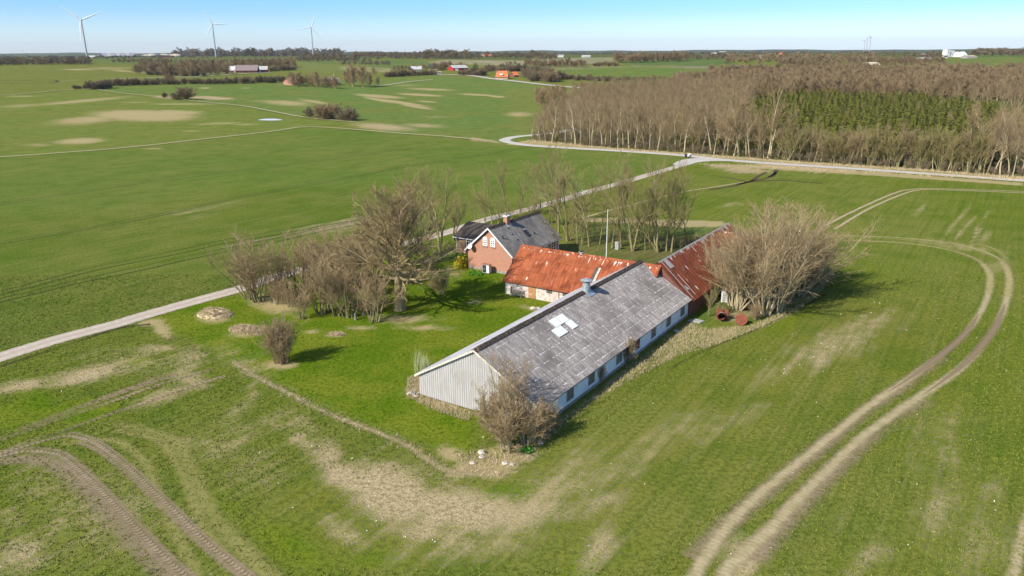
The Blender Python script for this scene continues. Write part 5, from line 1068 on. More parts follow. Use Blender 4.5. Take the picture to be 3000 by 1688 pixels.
blades('dry_grass', [p+np.array([rnd.uniform(-.7,.7), rnd.uniform(-.7,.7), 0]) for p in resample3([(687,1063),(733,1092),(780,1120),(840,1150),(900,1182),(980,1220),(1100,1265),(1200,1310),(1300,1375),(1400,1392)], .12)], 7, .22, .12, .03, (.36,.28,.16), (.60,.48,.31), 'ragged dry grass line along the front edge of the lawn', 'dry grass', 16, 1.1)
def dry_pts(poly_px, n, seed, dm=.2): return scatter(poly_px, n, seed, dm)
STRAW = ((.36,.28,.16), (.60,.48,.31))
verge = [(1585,1275),(1700,1190),(1850,1070),(2018,948),(2075,965),(2200,955),(2350,890),(2420,812),(2440,795),(2445,812),(2400,862),(2330,915),(2250,955),(2100,1010),(1980,1045),(1850,1115),(1740,1175),(1650,1245),(1560,1335),(1480,1398),(1420,1405),(1370,1388),(1330,1330),(1450,1330),(1560,1290)]
blades('dry_grass', dry_pts(verge, 2300, 1, .22), 7, .32, .10, .03, *STRAW, 'long dry straw-coloured grass along the shaded barn wall', 'dry grass', 6, .9)
blades('dry_grass', dry_pts([(1195,1110),(1228,1100),(1240,1165),(1380,1215),(1370,1235),(1260,1200),(1190,1160)], 700, 2), 9, .38, .1, .03, *STRAW, 'dry grass tufts along the foot of the pale gable', 'dry grass', 7, .8)
def mound(px, py, rx, ry, h, nm_, lab, seed, n=900):
    c = gp(px, py); rs = np.random.RandomState(seed); u = gp(px+rx, py)-c; v_ = gp(px, py-ry)-c; pts = []; K = 20; V = []
    f_ = lambda r, t: h*(1-r*r)*(1+.25*math.sin(3*t+seed))
    for i in range(9):
        for k in range(K):
            r = i/8; t = 2*math.pi*k/K; p = c+(u*math.cos(t)+v_*math.sin(t))*r*(1+.12*math.sin(2*t+seed)); V.append((p[0], p[1], f_(r, t)-.02))
    Q = [[i*K+k, i*K+(k+1) % K, (i+1)*K+(k+1) % K, (i+1)*K+k] for i in range(8) for k in range(K)]
    e_ = empty(nm_, tuple(c), 0, lab, 'mound'); q = NM(nm_+'_thatch', .95, .1); q.col(q.mix(q.step(q.noise(q.pos(), 3, 5, .7), .35, .65), (.50,.40,.23), (.72,.60,.38)))
    link('heap', npmesh('heap', np.array(V)-c, Q=Q, mat=q.m, smooth=True), e_)
    for _ in range(n):
        r, t = math.sqrt(rs.rand()), rs.rand()*6.28; p = c+(u*math.cos(t)+v_*math.sin(t))*r; pts.append((p[0]-c[0], p[1]-c[1], f_(r, t)))
    b_ = blades('straw', pts[::2], 6, .26, .08, .04, *STRAW, None, None, seed, 1.0, None); b_.parent = e_; return e_
mound(630, 922, 50, 15, .6, 'straw_mound', 'round mound of dry grass beside the farm road', 1, 1100)
mound(715, 966, 44, 12, .28, 'straw_mound', 'low flat heap of cut dry grass left of the lone bush', 2, 800); mound(745, 975, 30, 8, .22, 'straw_mound', 'small lower heap of cut grass touching the lone bush', 3, 500)
mound(985, 981, 24, 5, .18, 'straw_mound', 'tiny straw heap in the open lawn', 4, 250)
# young crop and lawn tufts in the near ground give it its nap
def cover_at(x, y): 
    i = np.clip(np.searchsorted(xs, x), 1, nx-1); j = np.clip(np.searchsorted(ys, y), 1, ny-1); k = j*nx+i; return soil[k], dry[k], lush[k], colr[k]
def nap(name, n, seed, sel, c1, c2, h, label, y1=115, wd=.07):
    rs = np.random.RandomState(seed); y = 36+(y1-36)*rs.rand(n)**.75; x = (rs.rand(n)*2-1)*(y*.72+8); sl_, dr_, lu_, cc_ = cover_at(x, y)
    keep = sel(sl_, dr_, lu_, rs.rand(n)) & ((cc_[:, 1] > cc_[:, 0]*1.12) | (name == 'stubble'))
    loc = np.stack([x-FO[0], y-FO[1]], -1); b = loc@FN; a = loc@FG
    keep &= ~((b > -.3) & (b < 14) & (a > -.3) & (a < 37)) & ~((b > -12) & (b < 24) & (a > 31.5) & (a < 66)) & ~((b > -32) & (b < -15) & (a > 39.5) & (a < 55))
    for nm_ in ROADS: keep &= poly_sd(nm_, x, y) < -.1
    return blades(name, np.stack([x[keep], y[keep], np.zeros(keep.sum())], -1), 3, h, .09, wd, c1, c2, label, 'grass', seed, .8)
def road_poly(pts, w_):
    P = resample(gps(pts), 4); d = np.gradient(P, axis=0); d /= np.linalg.norm(d, axis=1)[:, None]; n_ = np.stack([-d[:, 1], d[:, 0]], -1); return np.concatenate([P+n_*w_/2, (P-n_*w_/2)[::-1]])
ROADS = [road_poly([(-80,1073),(0,1047),(175,993),(350,947),(400,931),(545,890),(708,845),(795,815),(1010,758),(1279,690)], 3.1), road_poly(T2a, .9), road_poly(T2b, .9)]
for k_ in (inner, outer): ROADS.append(road_poly(k_, 1.1))
nap('young_crop', 95000, 8, lambda s, d, l, r: (l < .5) & (s*1.2 < r+.15) & (d < .6), (.06,.09,.005), (.25,.26,.05), .15, 'short green young corn covering the fields', 112)
nap('lawn_grass', 60000, 9, lambda s, d, l, r: (l > .5) & (d < .5), (.06,.11,.003), (.22,.25,.02), .13, 'bright green rough lawn around the farm', 118)
nap('stubble', 75000, 10, lambda s, d, l, r: (s > .35) | (d > .35), (.40,.31,.20), (.62,.52,.38), .07, 'pale straw stubble scattered on the bare soil patches', 100, .035)
def spots(n, seed):
    rs = np.random.RandomState(seed); x = rs.uniform(-45, 60, n); y = rs.uniform(38, 105, n); s_, d_, l_, c_ = cover_at(x, y); loc = np.stack([x-FO[0], y-FO[1]], -1); b = loc@FN; a = loc@FG; k = (rs.rand(n) < s_*.9+.06) & (l_ < .5) & ~((b > -.3) & (b < 14) & (a > -.3) & (a < 66)); return np.stack([x[k], y[k], np.zeros(k.sum())], -1)
blades('field_stones', spots(2600, 4), 3, .09, .03, .11, (.55,.50,.40), (.86,.82,.70), 'tiny pale stones scattered over the bare foreground soil', 'stones', 19, 1.2)
blades('dry_grass', [p+np.array([rnd.uniform(-1.2,1.2), rnd.uniform(-1.2,1.2), 0]) for p in gps([(x, 0.0006*(x-2050)**2*0+ (480 if x<2100 else 480)+(x-2050)*.05+2*math.sin(x*.1)) for x in np.linspace(2060, 3040, 500)])], 6, .4, .5, .08, *STRAW, 'pale dry grass verge below the country road', 'dry grass', 12, .8)
blades('dry_grass', [p+np.array([rnd.uniform(-1.5,1.5), rnd.uniform(-1,1), 0]) for p in gps([(x, np.interp(x, [1500,1800,2030,2300,2700,3050], [411,437,453,475,499,526])+rnd.uniform(-2,2)) for x in np.linspace(1540, 3040, 800)])], 6, .5, .5, .09, *STRAW, 'pale dry grass verge between the country road and the wood', 'dry grass', 13, .8)
print('near plants done')
# ------------------------------------------------------------------ the wood on the right
def line_px(pts, n, jit, seed):
    r_ = random.Random(seed); xs_ = [p[0] for p in pts]; ys_ = [p[1] for p in pts]; out_ = []
    for i in range(n):
        x = xs_[0]+(xs_[-1]-xs_[0])*(i+r_.uniform(.1,.9))/n; out_.append((x, float(np.interp(x, xs_, ys_))+r_.uniform(-jit, jit)))
    return out_
front = [(1553,410),(1640,420),(1800,432),(1950,442),(2100,452),(2300,467),(2500,480),(2700,494),(2850,507),(3050,522)]
NW = 0
for x, y in line_px(front, 84, 1.5, 1):
    P = gp(x, y)
    if x < 2290 or x > 2880: h = rnd.uniform(12.5, 17.5)*(.7 if x < 1600 else 1); k = rnd.choice(['front','front','wood']); l = 'bare tall tree on the front edge of the wood, beside the country road'
    else: h = rnd.uniform(9, 12.5); k = rnd.choice(['edge','front','edge']); l = 'lower bare tree on the front edge of the wood, before the green plantation'
    plant(k, P, h, l, group='bare trees along the front of the wood', name='woodland_tree', tilt=.07, wide=rnd.uniform(.9,1.15)); NW += 1
for x, y in line_px([(2300,462),(2850,500)], 36, 5, 2):
    plant('edge', gp(x, y), rnd.uniform(8, 11), 'lower bare tree on the front edge of the wood, before the green plantation', group='bare trees along the front of the wood', name='woodland_tree', tilt=.08); NW += 1
for (x, y, tp, l) in [(2870,509,300,'tall leaning pale tree towering at the right end of the plantation'),(2835,506,330,'pale double-trunked tree left of the tall leaning one'),(2250,463,225,'tall spreading tree at the left end of the green plantation'),(2165,458,235,'tall pale tree second from the left end of the plantation')]:
    plant_px('wood', x, y, tp, label=l, tilt=.18 if x > 2800 else .05, wide=1.35)
leftwood = [(1556,412),(1640,418),(1800,430),(1950,440),(2100,450),(2230,460),(2170,400),(2180,340),(2220,290),(2100,285),(1900,290),(1740,300),(1640,330),(1560,380)]
pts = sorted(scatter(leftwood, 620, 3, 3.6), key=lambda p: p[1]); hs_ = [rnd.uniform(12, 17)*(.65+.35*float(ss(0, 30, p[0]-gp(1560, 400)[0]))) for p in pts]
n1 = 75
for x, y in line_px([(1960,442),(2290,462)], 34, 5, 44): plant('spruce', gp(x, y-6), rnd.uniform(3, 6.5), 'green spruce growing between the pale trunks at the front of the wood', group='spruces between the front trunks', name='spruce_tree')
for p, h in zip(pts[:n1], hs_[:n1]): plant('wood', p, h, 'slender bare tree inside the wood left of the green plantation', group='bare trees inside the wood', name='woodland_tree', tilt=.05)
mass('bare_wood', 'wood', pts[n1:], hs_[n1:], mat=[BK['pale'], TW['wood']], label='brown mass of leafless trees deep inside the wood', seed=3)
lw2 = scatter([(1567,314),(1620,312),(1660,300),(1640,285),(1585,290)], 40, 4, 5)
mass('bare_copse', 'far', lw2, [rnd.uniform(8, 11) for _ in lw2], mat=[BK['alga'], TW['old']], label='small brown copse behind the left end of the wood', seed=4)
for nm_, lab, poly, n_, sd in (('undergrowth','tangled brown undergrowth along the front of the wood',[(1553,413),(1800,436),(2100,456),(2300,471),(2850,511),(3060,527),(3060,505),(2850,490),(2500,465),(2300,452),(2100,440),(1800,424),(1560,404)],380,41),('undergrowth','brown scrub deeper inside the wood',[(1570,400),(2100,442),(2300,455),(2300,380),(2000,380),(1650,370)],420,42)):
    ug = scatter(poly, n_, sd, 1.6); mass(nm_, 'edge', ug, [rnd.uniform(1.4, 3.4) for _ in ug], mat=[BK['brown'], TW['dark']], label=lab, cat='undergrowth', seed=sd, wide=1.3)
ug = scatter([(2000,440),(2300,458),(2300,300),(2150,310),(1980,380)], 170, 43, 4.2)
mass('spruce_understorey', 'spruce', ug, [rnd.uniform(3.5, 7) for _ in ug], mat=[BK['brown'], M['needle']], label='green spruces showing between the bare trunks left of the plantation', cat='plantation', seed=43, wide=1.1)
# spruce plantation
plant_area = [(2140,436),(2200,440),(2400,440),(2700,460),(2880,475),(3060,490),(3060,395),(2950,370),(2890,325),(2700,300),(2500,296),(2300,286),(2200,320),(2150,380)]
sp = sorted(scatter(plant_area, 2300, 5, 2.9), key=lambda p: p[1])
vis = [p for p in sp if p[1] > 235 and not (math.sin(p[0]*.21)+math.sin(p[1]*.17+p[0]*.05) > 1.35)]; ind = vis[:255]; rest = vis[285:]
for p in ind: plant('spruce', p, rnd.uniform(5.0, 7.2), 'young green spruce in the dense plantation inside the wood', group='young spruces of the plantation', name='spruce_tree', wide=1.1)
mass('spruce_plantation', 'spruce', rest, [rnd.uniform(4.6, 7.4) for _ in rest], mat=[BK['brown'], M['needle']], label='dense green carpet of young spruces behind the nearest plantation rows', cat='plantation', seed=6, wide=1.1)
for (x, y, tp, l) in [(2905,498,430,'dark broad fir at the right end of the front edge of the wood'),(2930,502,440,'second dark fir beside the broad one at the right end')]: plant_px('fir', x, y, tp, label=l, name='fir_tree', wide=1.5)
rw = sorted(scatter([(2870,505),(3060,520),(3060,430),(2900,440)], 30, 8, 4.5), key=lambda p: p[1])
for p in rw: plant('wood', p, rnd.uniform(13, 18), 'tall bare tree in the right-hand end of the wood', group='bare trees at the right end of the wood', name='woodland_tree', tilt=.06)
for x, y, h_ in ((2340,330,9),(2420,318,10),(2520,345,8),(2610,325,10),(2690,350,9),(2760,330,11),(2480,380,9),(2850,370,12),(2390,400,8),(2640,410,9),(2790,400,10),(2330,370,11),(2310,300,12),(2580,305,9)):
    plant('wood', gp(x, y), h_, 'lone bare tree standing up through the green spruces', group='bare trees standing in the plantation', name='woodland_tree')
# the wood behind the plantation
bw = scatter([(2300,290),(2650,298),(2900,318),(3080,330),(3080,228),(2800,228),(2500,222),(2300,232)], 760, 9, 6.5); bh = [rnd.uniform(10, 16) for _ in bw]
bw, bh = zip(*sorted(zip(bw, bh), key=lambda q_: q_[0][1])); nb_ = 50
for p, h in zip(bw[:nb_], bh[:nb_]): plant('wood', p, h, 'bare tree on the edge of the wood behind the green plantation', group='bare trees behind the plantation', name='woodland_tree', wide=1.15)
mass('bare_wood', 'far', bw[nb_:], bh[nb_:], mat=[BK['old'], TW['woodb']], label='brown leafless wood rising behind the green plantation', seed=7, wide=1.2)
bw2 = scatter([(1960,285),(2320,292),(2320,232),(2150,236),(1980,250)], 330, 10, 6.5)
mass('bare_wood', 'far', bw2, [rnd.uniform(9, 14) for _ in bw2], mat=[BK['old'], TW['woodb']], label='brown leafless wood behind the left half of the tall trees', seed=8, wide=1.2)
bw3 = scatter([(1700,262),(1960,240),(1960,250),(2000,285),(1740,290)], 120, 12, 7)
mass('bare_wood', 'far', bw3, [rnd.uniform(5, 9) for _ in bw3], mat=[BK['old'], TW['olive']], label='thin low trees behind the left corner of the wood', seed=9, wide=1.2)
for (x, y, tp, k) in [(2545,225,203,'fir'),(2562,224,206,'fir'),(2640,232,208,'fir'),(2652,240,205,'fir'),(2678,226,206,'fir'),(2400,195,180,'fir'),(2412,195,178,'fir'),(2388,196,182,'fir')]:
    plant_px(k, x, y, tp, label='dark evergreen standing out of the brown trees beyond the plantation', group='dark evergreens beyond the plantation', name='fir_tree', wide=1.2)

# ------------------------------------------------------------------ hedges, field trees, copses in the middle distance
def row(pts, n, hp, kind, label, group, name='hedge_shrub', cat='shrub', jit=1.0, wide=1.2, seed=1):
    for x, y in line_px(pts, n, jit, seed): P = gp(x, y); plant(kind, P, hpx(P, hp*rnd.uniform(.7,1.15)), label, cat, group, name, wide=wide)
row([(268,262),(322,258)], 9, 26, 'hedge', 'tall bare shrub of the clump at the left end of the long hedgerow', 'shrub clump ending the hedgerow', seed=2)
row([(322,252),(500,247),(640,246),(780,243),(850,238)], 46, 19, 'hedge', 'bare dark shrub in the long hedgerow across the far field', 'shrubs of the long far hedgerow', seed=3)
row([(218,262),(268,258)], 6, 12, 'hedge', 'small shrub left of the end of the long hedgerow', 'small shrubs before the hedgerow', seed=4)
row([(480,244),(510,244)], 3, 30, 'far', 'taller bare tree in the middle of the long hedgerow', 'taller trees in the hedgerow', 'copse_tree', 'tree', seed=5)
row([(1125,226),(1215,222)], 12, 17, 'hedge', 'bare shrub in the right end of the far hedgerow', 'shrubs of the right far hedgerow', seed=6); row([(1226,222),(1278,219)], 9, 14, 'hedge', 'bare shrub of the short hedge below the grey shed', 'short hedge by the lane', seed=7)
for (x, y, tp, l) in [(548,292,255,'round bare tree alone at the pale patch in the far field'),(520,292,268,'small bush left of the round bare field tree'),(483,286,270,'tiny bush farther left of the round field tree')]: plant_px('hedge', x, y, tp, label=l, name='field_tree', wide=1.3)
for (x, y, tp, l) in [(907,345,313,'leftmost of the bare bushes on the field bank'),(948,349,308,'left one of the two tall bare bushes on the field bank'),(968,349,304,'right one of the two tall bare bushes on the field bank'),(1000,352,330,'low bush between the tall ones and the dark one'),(1012,353,312,'dark bare bush right of the tall pair'),(1030,354,328,'rightmost small bush on the field bank')]:
    plant_px('hedge', x, y, tp, label=l, name='field_bush', cat='bush', group='bare bushes on the field bank', wide=1.3)
row([(400,215),(560,222),(680,214)], 40, 33, 'far', 'bare tree of the copse left of the long farmhouse', 'copse by the long farmhouse', 'copse_tree', 'tree', 3, 1.3, 8)
row([(410,208),(660,208)], 26, 32, 'far', 'bare tree of the copse left of the long farmhouse', 'copse by the long farmhouse', 'copse_tree', 'tree', 3, 1.3, 9)
row([(430,220),(600,224)], 16, 14, 'hedge', 'low bush at the foot of the copse', 'bushes at the foot of the copse', seed=10)
row([(680,198),(870,198)], 34, 24, 'far', 'bare tree behind the long farmhouse roof', 'trees behind the long farmhouse', 'copse_tree', 'tree', 2, 1.4, 11)
row([(790,210),(870,204)], 10, 16, 'hedge', 'low shrub right of the long farmhouse', 'shrubs right of the long farmhouse', seed=12)
row([(855,252),(990,258)], 14, 38, 'far', 'bare tree around the red brick farm', 'trees around the red brick farm', 'copse_tree', 'tree', 3, 1.25, 13)
for (x, y, tp, l) in [(1033,254,190,'tall bare tree right of the red brick farm'),(1065,256,195,'second tall tree right of the red brick farm'),(1022,252,205,'slimmer tree closest to the red brick farm'),(1108,252,225,'small bare tree at the right end of the farm trees'),(1083,254,212,'middle-sized tree before the small end tree'),(1095,222,196,'bare tree behind the right hedge')]: plant_px('far', x, y, tp, label=l, wide=1.1, name='copse_tree')
row([(1350,220),(1420,222)], 14, 18, 'hedge', 'brown shrub before the orange-roofed house', 'shrubs left of the orange house', seed=14)
row([(1540,232),(1640,238)], 24, 27, 'hedge', 'brown shrub in the thicket right of the orange-roofed house', 'thicket right of the orange house', jit=5, seed=15)
row([(1430,208),(1500,206),(1620,222)], 22, 20, 'hedge', 'brown shrub in the thicket behind the orange-roofed house', 'thicket behind the orange house', jit=4, seed=16)
row([(1640,232),(1800,238),(2000,242)], 60, 15, 'hedge', 'olive young tree in the strip before the green field', 'young tree strip before the green field', jit=2, wide=1.0, seed=17)
for p_, n_, h_, l, g in [([(1150,208),(1250,205)], 12, 16, 'bare tree behind the grey shed and dark house', 'trees behind the dark house'),([(1270,206),(1360,204)], 14, 22, 'bare tree by the red hall', 'trees by the red hall'),([(1380,212),(1520,205)], 10, 14, 'low bush beyond the orange house', 'bushes beyond the orange house'),
    ([(1540,195),(1715,196)], 30, 22, 'bare tree of the oval copse in the far fields', 'oval copse in the far fields'),([(1740,193),(1810,192)], 10, 10, 'low bush beside the far copse', 'bushes beside the far copse'),([(1480,189),(1520,189)], 5, 10, 'small round tree between the pale fields', 'round trees between the pale fields'),
    ([(1800,184),(2010,178)], 30, 26, 'bare tree around the far farm with pale roofs', 'trees around the far pale farm'),([(2075,222),(2280,218)], 34, 30, 'bare tree around the isolated farm before the brown fields', 'trees around the isolated farm'),([(2280,190),(2480,205)], 40, 22, 'bare tree in the belt beyond the wood', 'tree belt beyond the wood'),
    ([(2480,188),(2760,190)], 44, 22, 'bare tree below the white church', 'trees below the church'),([(2950,200),(3010,200)], 8, 16, 'round bush in the field right of the church', 'bushes right of the church'),([(2880,228),(2960,225)], 10, 14, 'dark bush in the dry meadow at the right', 'bushes in the dry meadow')]:
    row(p_, n_, h_, 'far' if 'tree' in l else 'hedge', l, g, 'copse_tree' if 'tree' in l else 'field_bush', 'tree' if 'tree' in l else 'bush', 2.5, 1.5, hash(g) % 97 if False else len(g))
plant_px('fir', 1394, 214, 186, label='dark round evergreen left of the orange-roofed house', name='evergreen_tree', wide=1.6)
plant_px('fir', 1424, 210, 196, label='small pointed evergreen behind the orange-roofed house', name='evergreen_tree')
# tree belts of the far distance, each one mass
def belt(poly_px, n, hp, label, mat=('brown','dark'), wide=1.6, seed=1, dm=12, name='far_wood', kind='lowfar'):
    pts = scatter(poly_px, n, seed, dm); hs_ = [hpx(np.array(p), hp*rnd.uniform(.6, 1.2)) for p in pts]
    mass(name, kind, pts, hs_, mat=[BK[mat[0]], TW[mat[1]]], label=label, seed=seed, wide=wide)
belt([(-40,168),(1500,163),(3050,158),(3050,152),(1500,155),(-40,162)], 420, 5, 'continuous low wooded horizon band', seed=20, dm=60, wide=4.5)
belt([(-40,192),(260,190),(260,184),(-40,184)], 110, 17, 'brown far tree belt at the left edge', seed=21, dm=8)
belt([(330,184),(860,180),(860,176),(330,180)], 120, 9, 'thin far hedge line below the first two turbines', seed=22, dm=9)
belt([(510,167),(1000,170),(1000,162),(510,162)], 170, 20, 'dark rounded far wood behind the middle turbine', seed=23, dm=22, wide=2.0)
belt([(870,182),(1040,180),(1040,172),(870,170)], 120, 16, 'brown tree belt below the third turbine', seed=24, dm=14)
belt([(990,180),(1100,183),(1080,178),(990,174)], 40, 10, 'brown far belt right of the third turbine', seed=25, dm=12)
belt([(1000,190),(1140,192),(1140,186),(1000,186)], 70, 9, 'dark far hedge above the lane', seed=26, dm=8)
belt([(1040,176),(1560,172),(1560,164),(1040,164)], 260, 12, 'long dark far wood along the middle of the horizon', seed=27, dm=22, wide=2.0)
belt([(1250,172),(1372,172),(1372,166),(1250,166)], 60, 19, 'taller dark wood standing out in the middle distance', seed=28, dm=16, wide=1.8)
belt([(1540,172),(1600,176),(1640,172),(1560,166)], 40, 16, 'rounded brown far wood in the centre', seed=29, dm=16, wide=1.8)
belt([(1800,180),(2140,176),(2140,166),(1800,168)], 180, 13, 'brown wood beyond the dark green field', seed=30, dm=18, wide=1.8)
belt([(2130,186),(2560,186),(2560,168),(2130,168)], 330, 15, 'wide brown wood between the fields and the small turbines', mat=('brown','wood'), seed=31, dm=16, wide=1.8)
belt([(2540,172),(2760,172),(2760,162),(2540,160)], 140, 13, 'brown far wood left of the church', seed=32, dm=20, wide=1.8)
belt([(2850,166),(3060,168),(3060,158),(2850,158)], 110, 16, 'dark far wood right of the church', seed=33, dm=22, wide=1.9)
belt([(1500,162),(2500,158),(2500,152),(1500,156)], 260, 5, 'low distant woods on the right horizon', seed=34, dm=60, wide=3.5)
belt([(-40,174),(1500,170),(1500,163),(-40,168)], 320, 5, 'low distant woods on the left horizon', seed=35, dm=50, wide=3.5)

# ------------------------------------------------------------------ wind turbines
def turbine(px, py, hub_px, rot_px, ang, label, nm='wind_turbine', yaw=.35, group='wind turbines on the left horizon'):
    P = gp(px, py); dpt = depth(P); h = hub_px*dpt/F; r = rot_px*dpt/F
    e_ = empty(nm, tuple(P), yaw, label, 'wind turbine', group)
    MB().cyl((0,0,-1),(0,0,h-h*.02),h*.026,h*.014,20).build('tower', M['tower_shaded'], e_)
    k = h*.05; nac = MB().prism([(-k*.42,-k*.9,h-k*.35),(k*.42,-k*.9,h-k*.35),(k*.42,-k*.9,h+k*.45),(-k*.42,-k*.9,h+k*.45)], (0,k*2.6,0)).build('nacelle', M['dark_metal'], e_)  # dark metal paints the silhouetted look onto the nacelle
    hc_ = MB().lathe((0,0,0),[(k*.36,0),(k*.3,k*.3),(0,k*.5)],12).build('hub_cone', M['turbine'], e_); hc_.location = (0,-k*.9,h); hc_.rotation_euler = (R(90),0,0)
    c = Vector((0,-k*1.15,h))
    for i in range(3):
        a = R(ang+120*i); d = Vector((math.sin(a),0,math.cos(a))); s = Vector((math.cos(a),0,-math.sin(a))); mb = MB(); N_ = Vector((0,1,0)); pr = [(0,.022),(.06,.026),(.2,.056),(.5,.040),(.8,.026),(1,.008)]
        for (t0, w0), (t1, w1) in zip(pr, pr[1:]):
            A_ = [c+d*r*t0+s*r*w0*f1+N_*r*w0*f2 for f1, f2 in ((-.4,0),(.2,.28),(1.0,0),(.2,-.28))]; B_ = [c+d*r*t1+s*r*w1*f1+N_*r*w1*f2 for f1, f2 in ((-.4,0),(.2,.28),(1.0,0),(.2,-.28))]
            for j in range(4): mb.poly([A_[j], A_[(j+1)%4], B_[(j+1)%4], B_[j]])
        mb.build('blade', M['turbine'], e_)
turbine(256,172.5,108,62,-52,'leftmost and largest of the three white turbines on the left')
turbine(633,166.5,91,45,-30,'middle of the three white turbines on the left, blades like a tilted Y')
turbine(918,167,82,41,20,'rightmost of the three white turbines on the left')
for (x, hp_, a, l) in ((2530,34,35,'left one of the three tiny distant turbines'),(2537,40,10,'middle one of the three tiny distant turbines'),(2546,43,60,'right one of the three tiny distant turbines')):
    turbine(x, 155.5, hp_, 20, a, l, group='tiny distant turbines on the right horizon')
# ------------------------------------------------------------------ far buildings
def house(px, py, w_px, d_m, wall_px, roof_px, rot, wm, rm, label, nm='farm_building', cat='house', win=3, chim=0, hip=0, gable_win=True, door=False, ov=.5):
    P = gp(px, py); k = depth(P)/F; L_ = w_px*k; hw = wall_px*k; hr = roof_px*k
    e_ = empty(nm, tuple(P), rot, label, cat); x0, x1, y0_, y1_ = -L_/2, L_/2, 0, d_m; ym = d_m/2
    MB().box(x0, x1, y0_, y1_, -.6, hw).prism([(x0+.01,y0_+.01,hw),(x0+.01,y1_-.01,hw),(x0+.01,ym,hw+hr-.1)], (.3,0,0)).prism([(x1-.31,y0_+.01,hw),(x1-.31,y1_-.01,hw),(x1-.31,ym,hw+hr-.1)], (.3,0,0)).build('walls', M[wm], e_)
    s = hr/ym; a, b = x0-ov, x1+ov; h_ = hip*L_
    mb = MB(); zt = hw+hr+.1; ze_ = hw-s*ov+.1
    pr = [(a,-ov,ze_),(b,-ov,ze_),(b,d_m+ov,ze_),(a,d_m+ov,ze_)]; r0_, r1_ = (a+h_,ym,zt), (b-h_,ym,zt)
    mb.poly([pr[0],pr[1],r1_,r0_]); mb.poly([pr[2],pr[3],r0_,r1_]); dn = (0,0,-.25); dd = lambda p: (p[0],p[1],p[2]-.25)
    mb.poly([dd(pr[1]),dd(pr[0]),dd(r0_),dd(r1_)]); mb.poly([dd(pr[3]),dd(pr[2]),dd(r1_),dd(r0_)])
    for p_, q_ in ((pr[0],pr[1]),(pr[2],pr[3])): mb.poly([p_, dd(p_), dd(q_), q_])
    for e0, e1, rr_ in ((pr[3],pr[0],r0_),(pr[1],pr[2],r1_)):
        if hip: mb.poly([e0,e1,rr_]); mb.poly([dd(e0),dd(e1),e1,e0])
        else:
            mb.poly([e1,rr_,dd(rr_),dd(e1)]); mb.poly([rr_,e0,dd(e0),dd(rr_)])
    rf = mb.build('roof', M[rm], e_)
    for i in range(chim): x = x0+L_*(.15+.7*i/max(1, chim-1) if chim > 1 else .35); MB().box(x-.4, x+.4, ym-.4, ym+.4, hw+hr-.6, hw+hr+1.2).build('chimney', M['brick_annex'], rf)
    for i in range(win): x = x0+L_*(i+.5)/win; MB().box(x-.55, x+.55, -.06, -.004, hw*.38, hw*.82).build('window', M['glass'], e_)
    if door: MB().box(x0+L_*.12, x0+L_*.34, -.08, -.005, 0, hw*.85).build('door', M['white'], e_)
    return e_, P, k
e_, P, k = house(722,213,62,12,7,14,.1,'maroon','brown_roof','long maroon farmhouse with a big grey-brown roof and white front gable', chim=2, win=5)
MB().prism([(-62*k/2-.3,-1.5,0),(-62*k/2-.3,9,0),(-62*k/2-.3,3.7,20*k)], (-.5,0,0)).build('front_gable', M['far_white'], e_)
house(770,212,26,13,8,9,.2,'maroon','light_roof','small maroon barn with a white door at the right end of the long farmhouse', cat='barn', win=0, door=True, chim=1)
house(668,212,40,12,6,11,-.3,'maroon','light_roof','grey-roofed outbuilding left of the long farmhouse, behind bare trees', cat='barn', win=2)
house(870,250,26,14,10,12,.9,'brick','brick','red brick barn at the left end of the tree-ringed farm', cat='barn', win=1); house(976,250,34,12,8,13,.25,'brick_dark','brown_roof','brown brick farmhouse with a pale pole in front, among bare trees', chim=1)
post(979,252,34*depth(gp(979,252))/F,.25,M['cream'],'pale pole in front of the brown brick farmhouse','pole','pole')
house(1218,208,33,12,5,8,.1,'blue_grey','light_roof','low grey shed left of the dark-roofed house', cat='shed', win=3); e_, P, k = house(1275,206,34,12,6,11,.15,'yellow_brick','dark_roof','dark-roofed house with a pale gable between grey shed and red hall', win=2, chim=0)
house(1350,207,46,18,8,7,.45,'red_wall','light_roof','bright red hall with a pale roof and a white door', cat='barn', win=0, door=True)
e_, P, k = house(1470,232,36,10,8,15,-.15,'yellow_brick','orange_tile','orange-tiled half-hipped house beside the country lane', hip=.16, win=5, chim=2)
MB().box(-6*k,4*k,-.4,3.5,12*k,15*k).build('dormer', M['far_white'], e_)
house(1513,226,14,9,6,9,.5,'brick_dark','orange_tile','small orange-tiled annex right of the half-hipped house', cat='shed', win=0)
house(1288,217,9,5,6,.8,.1,'concrete','light_roof','tiny concrete hut in the dry field below the dark house', cat='hut', win=1)
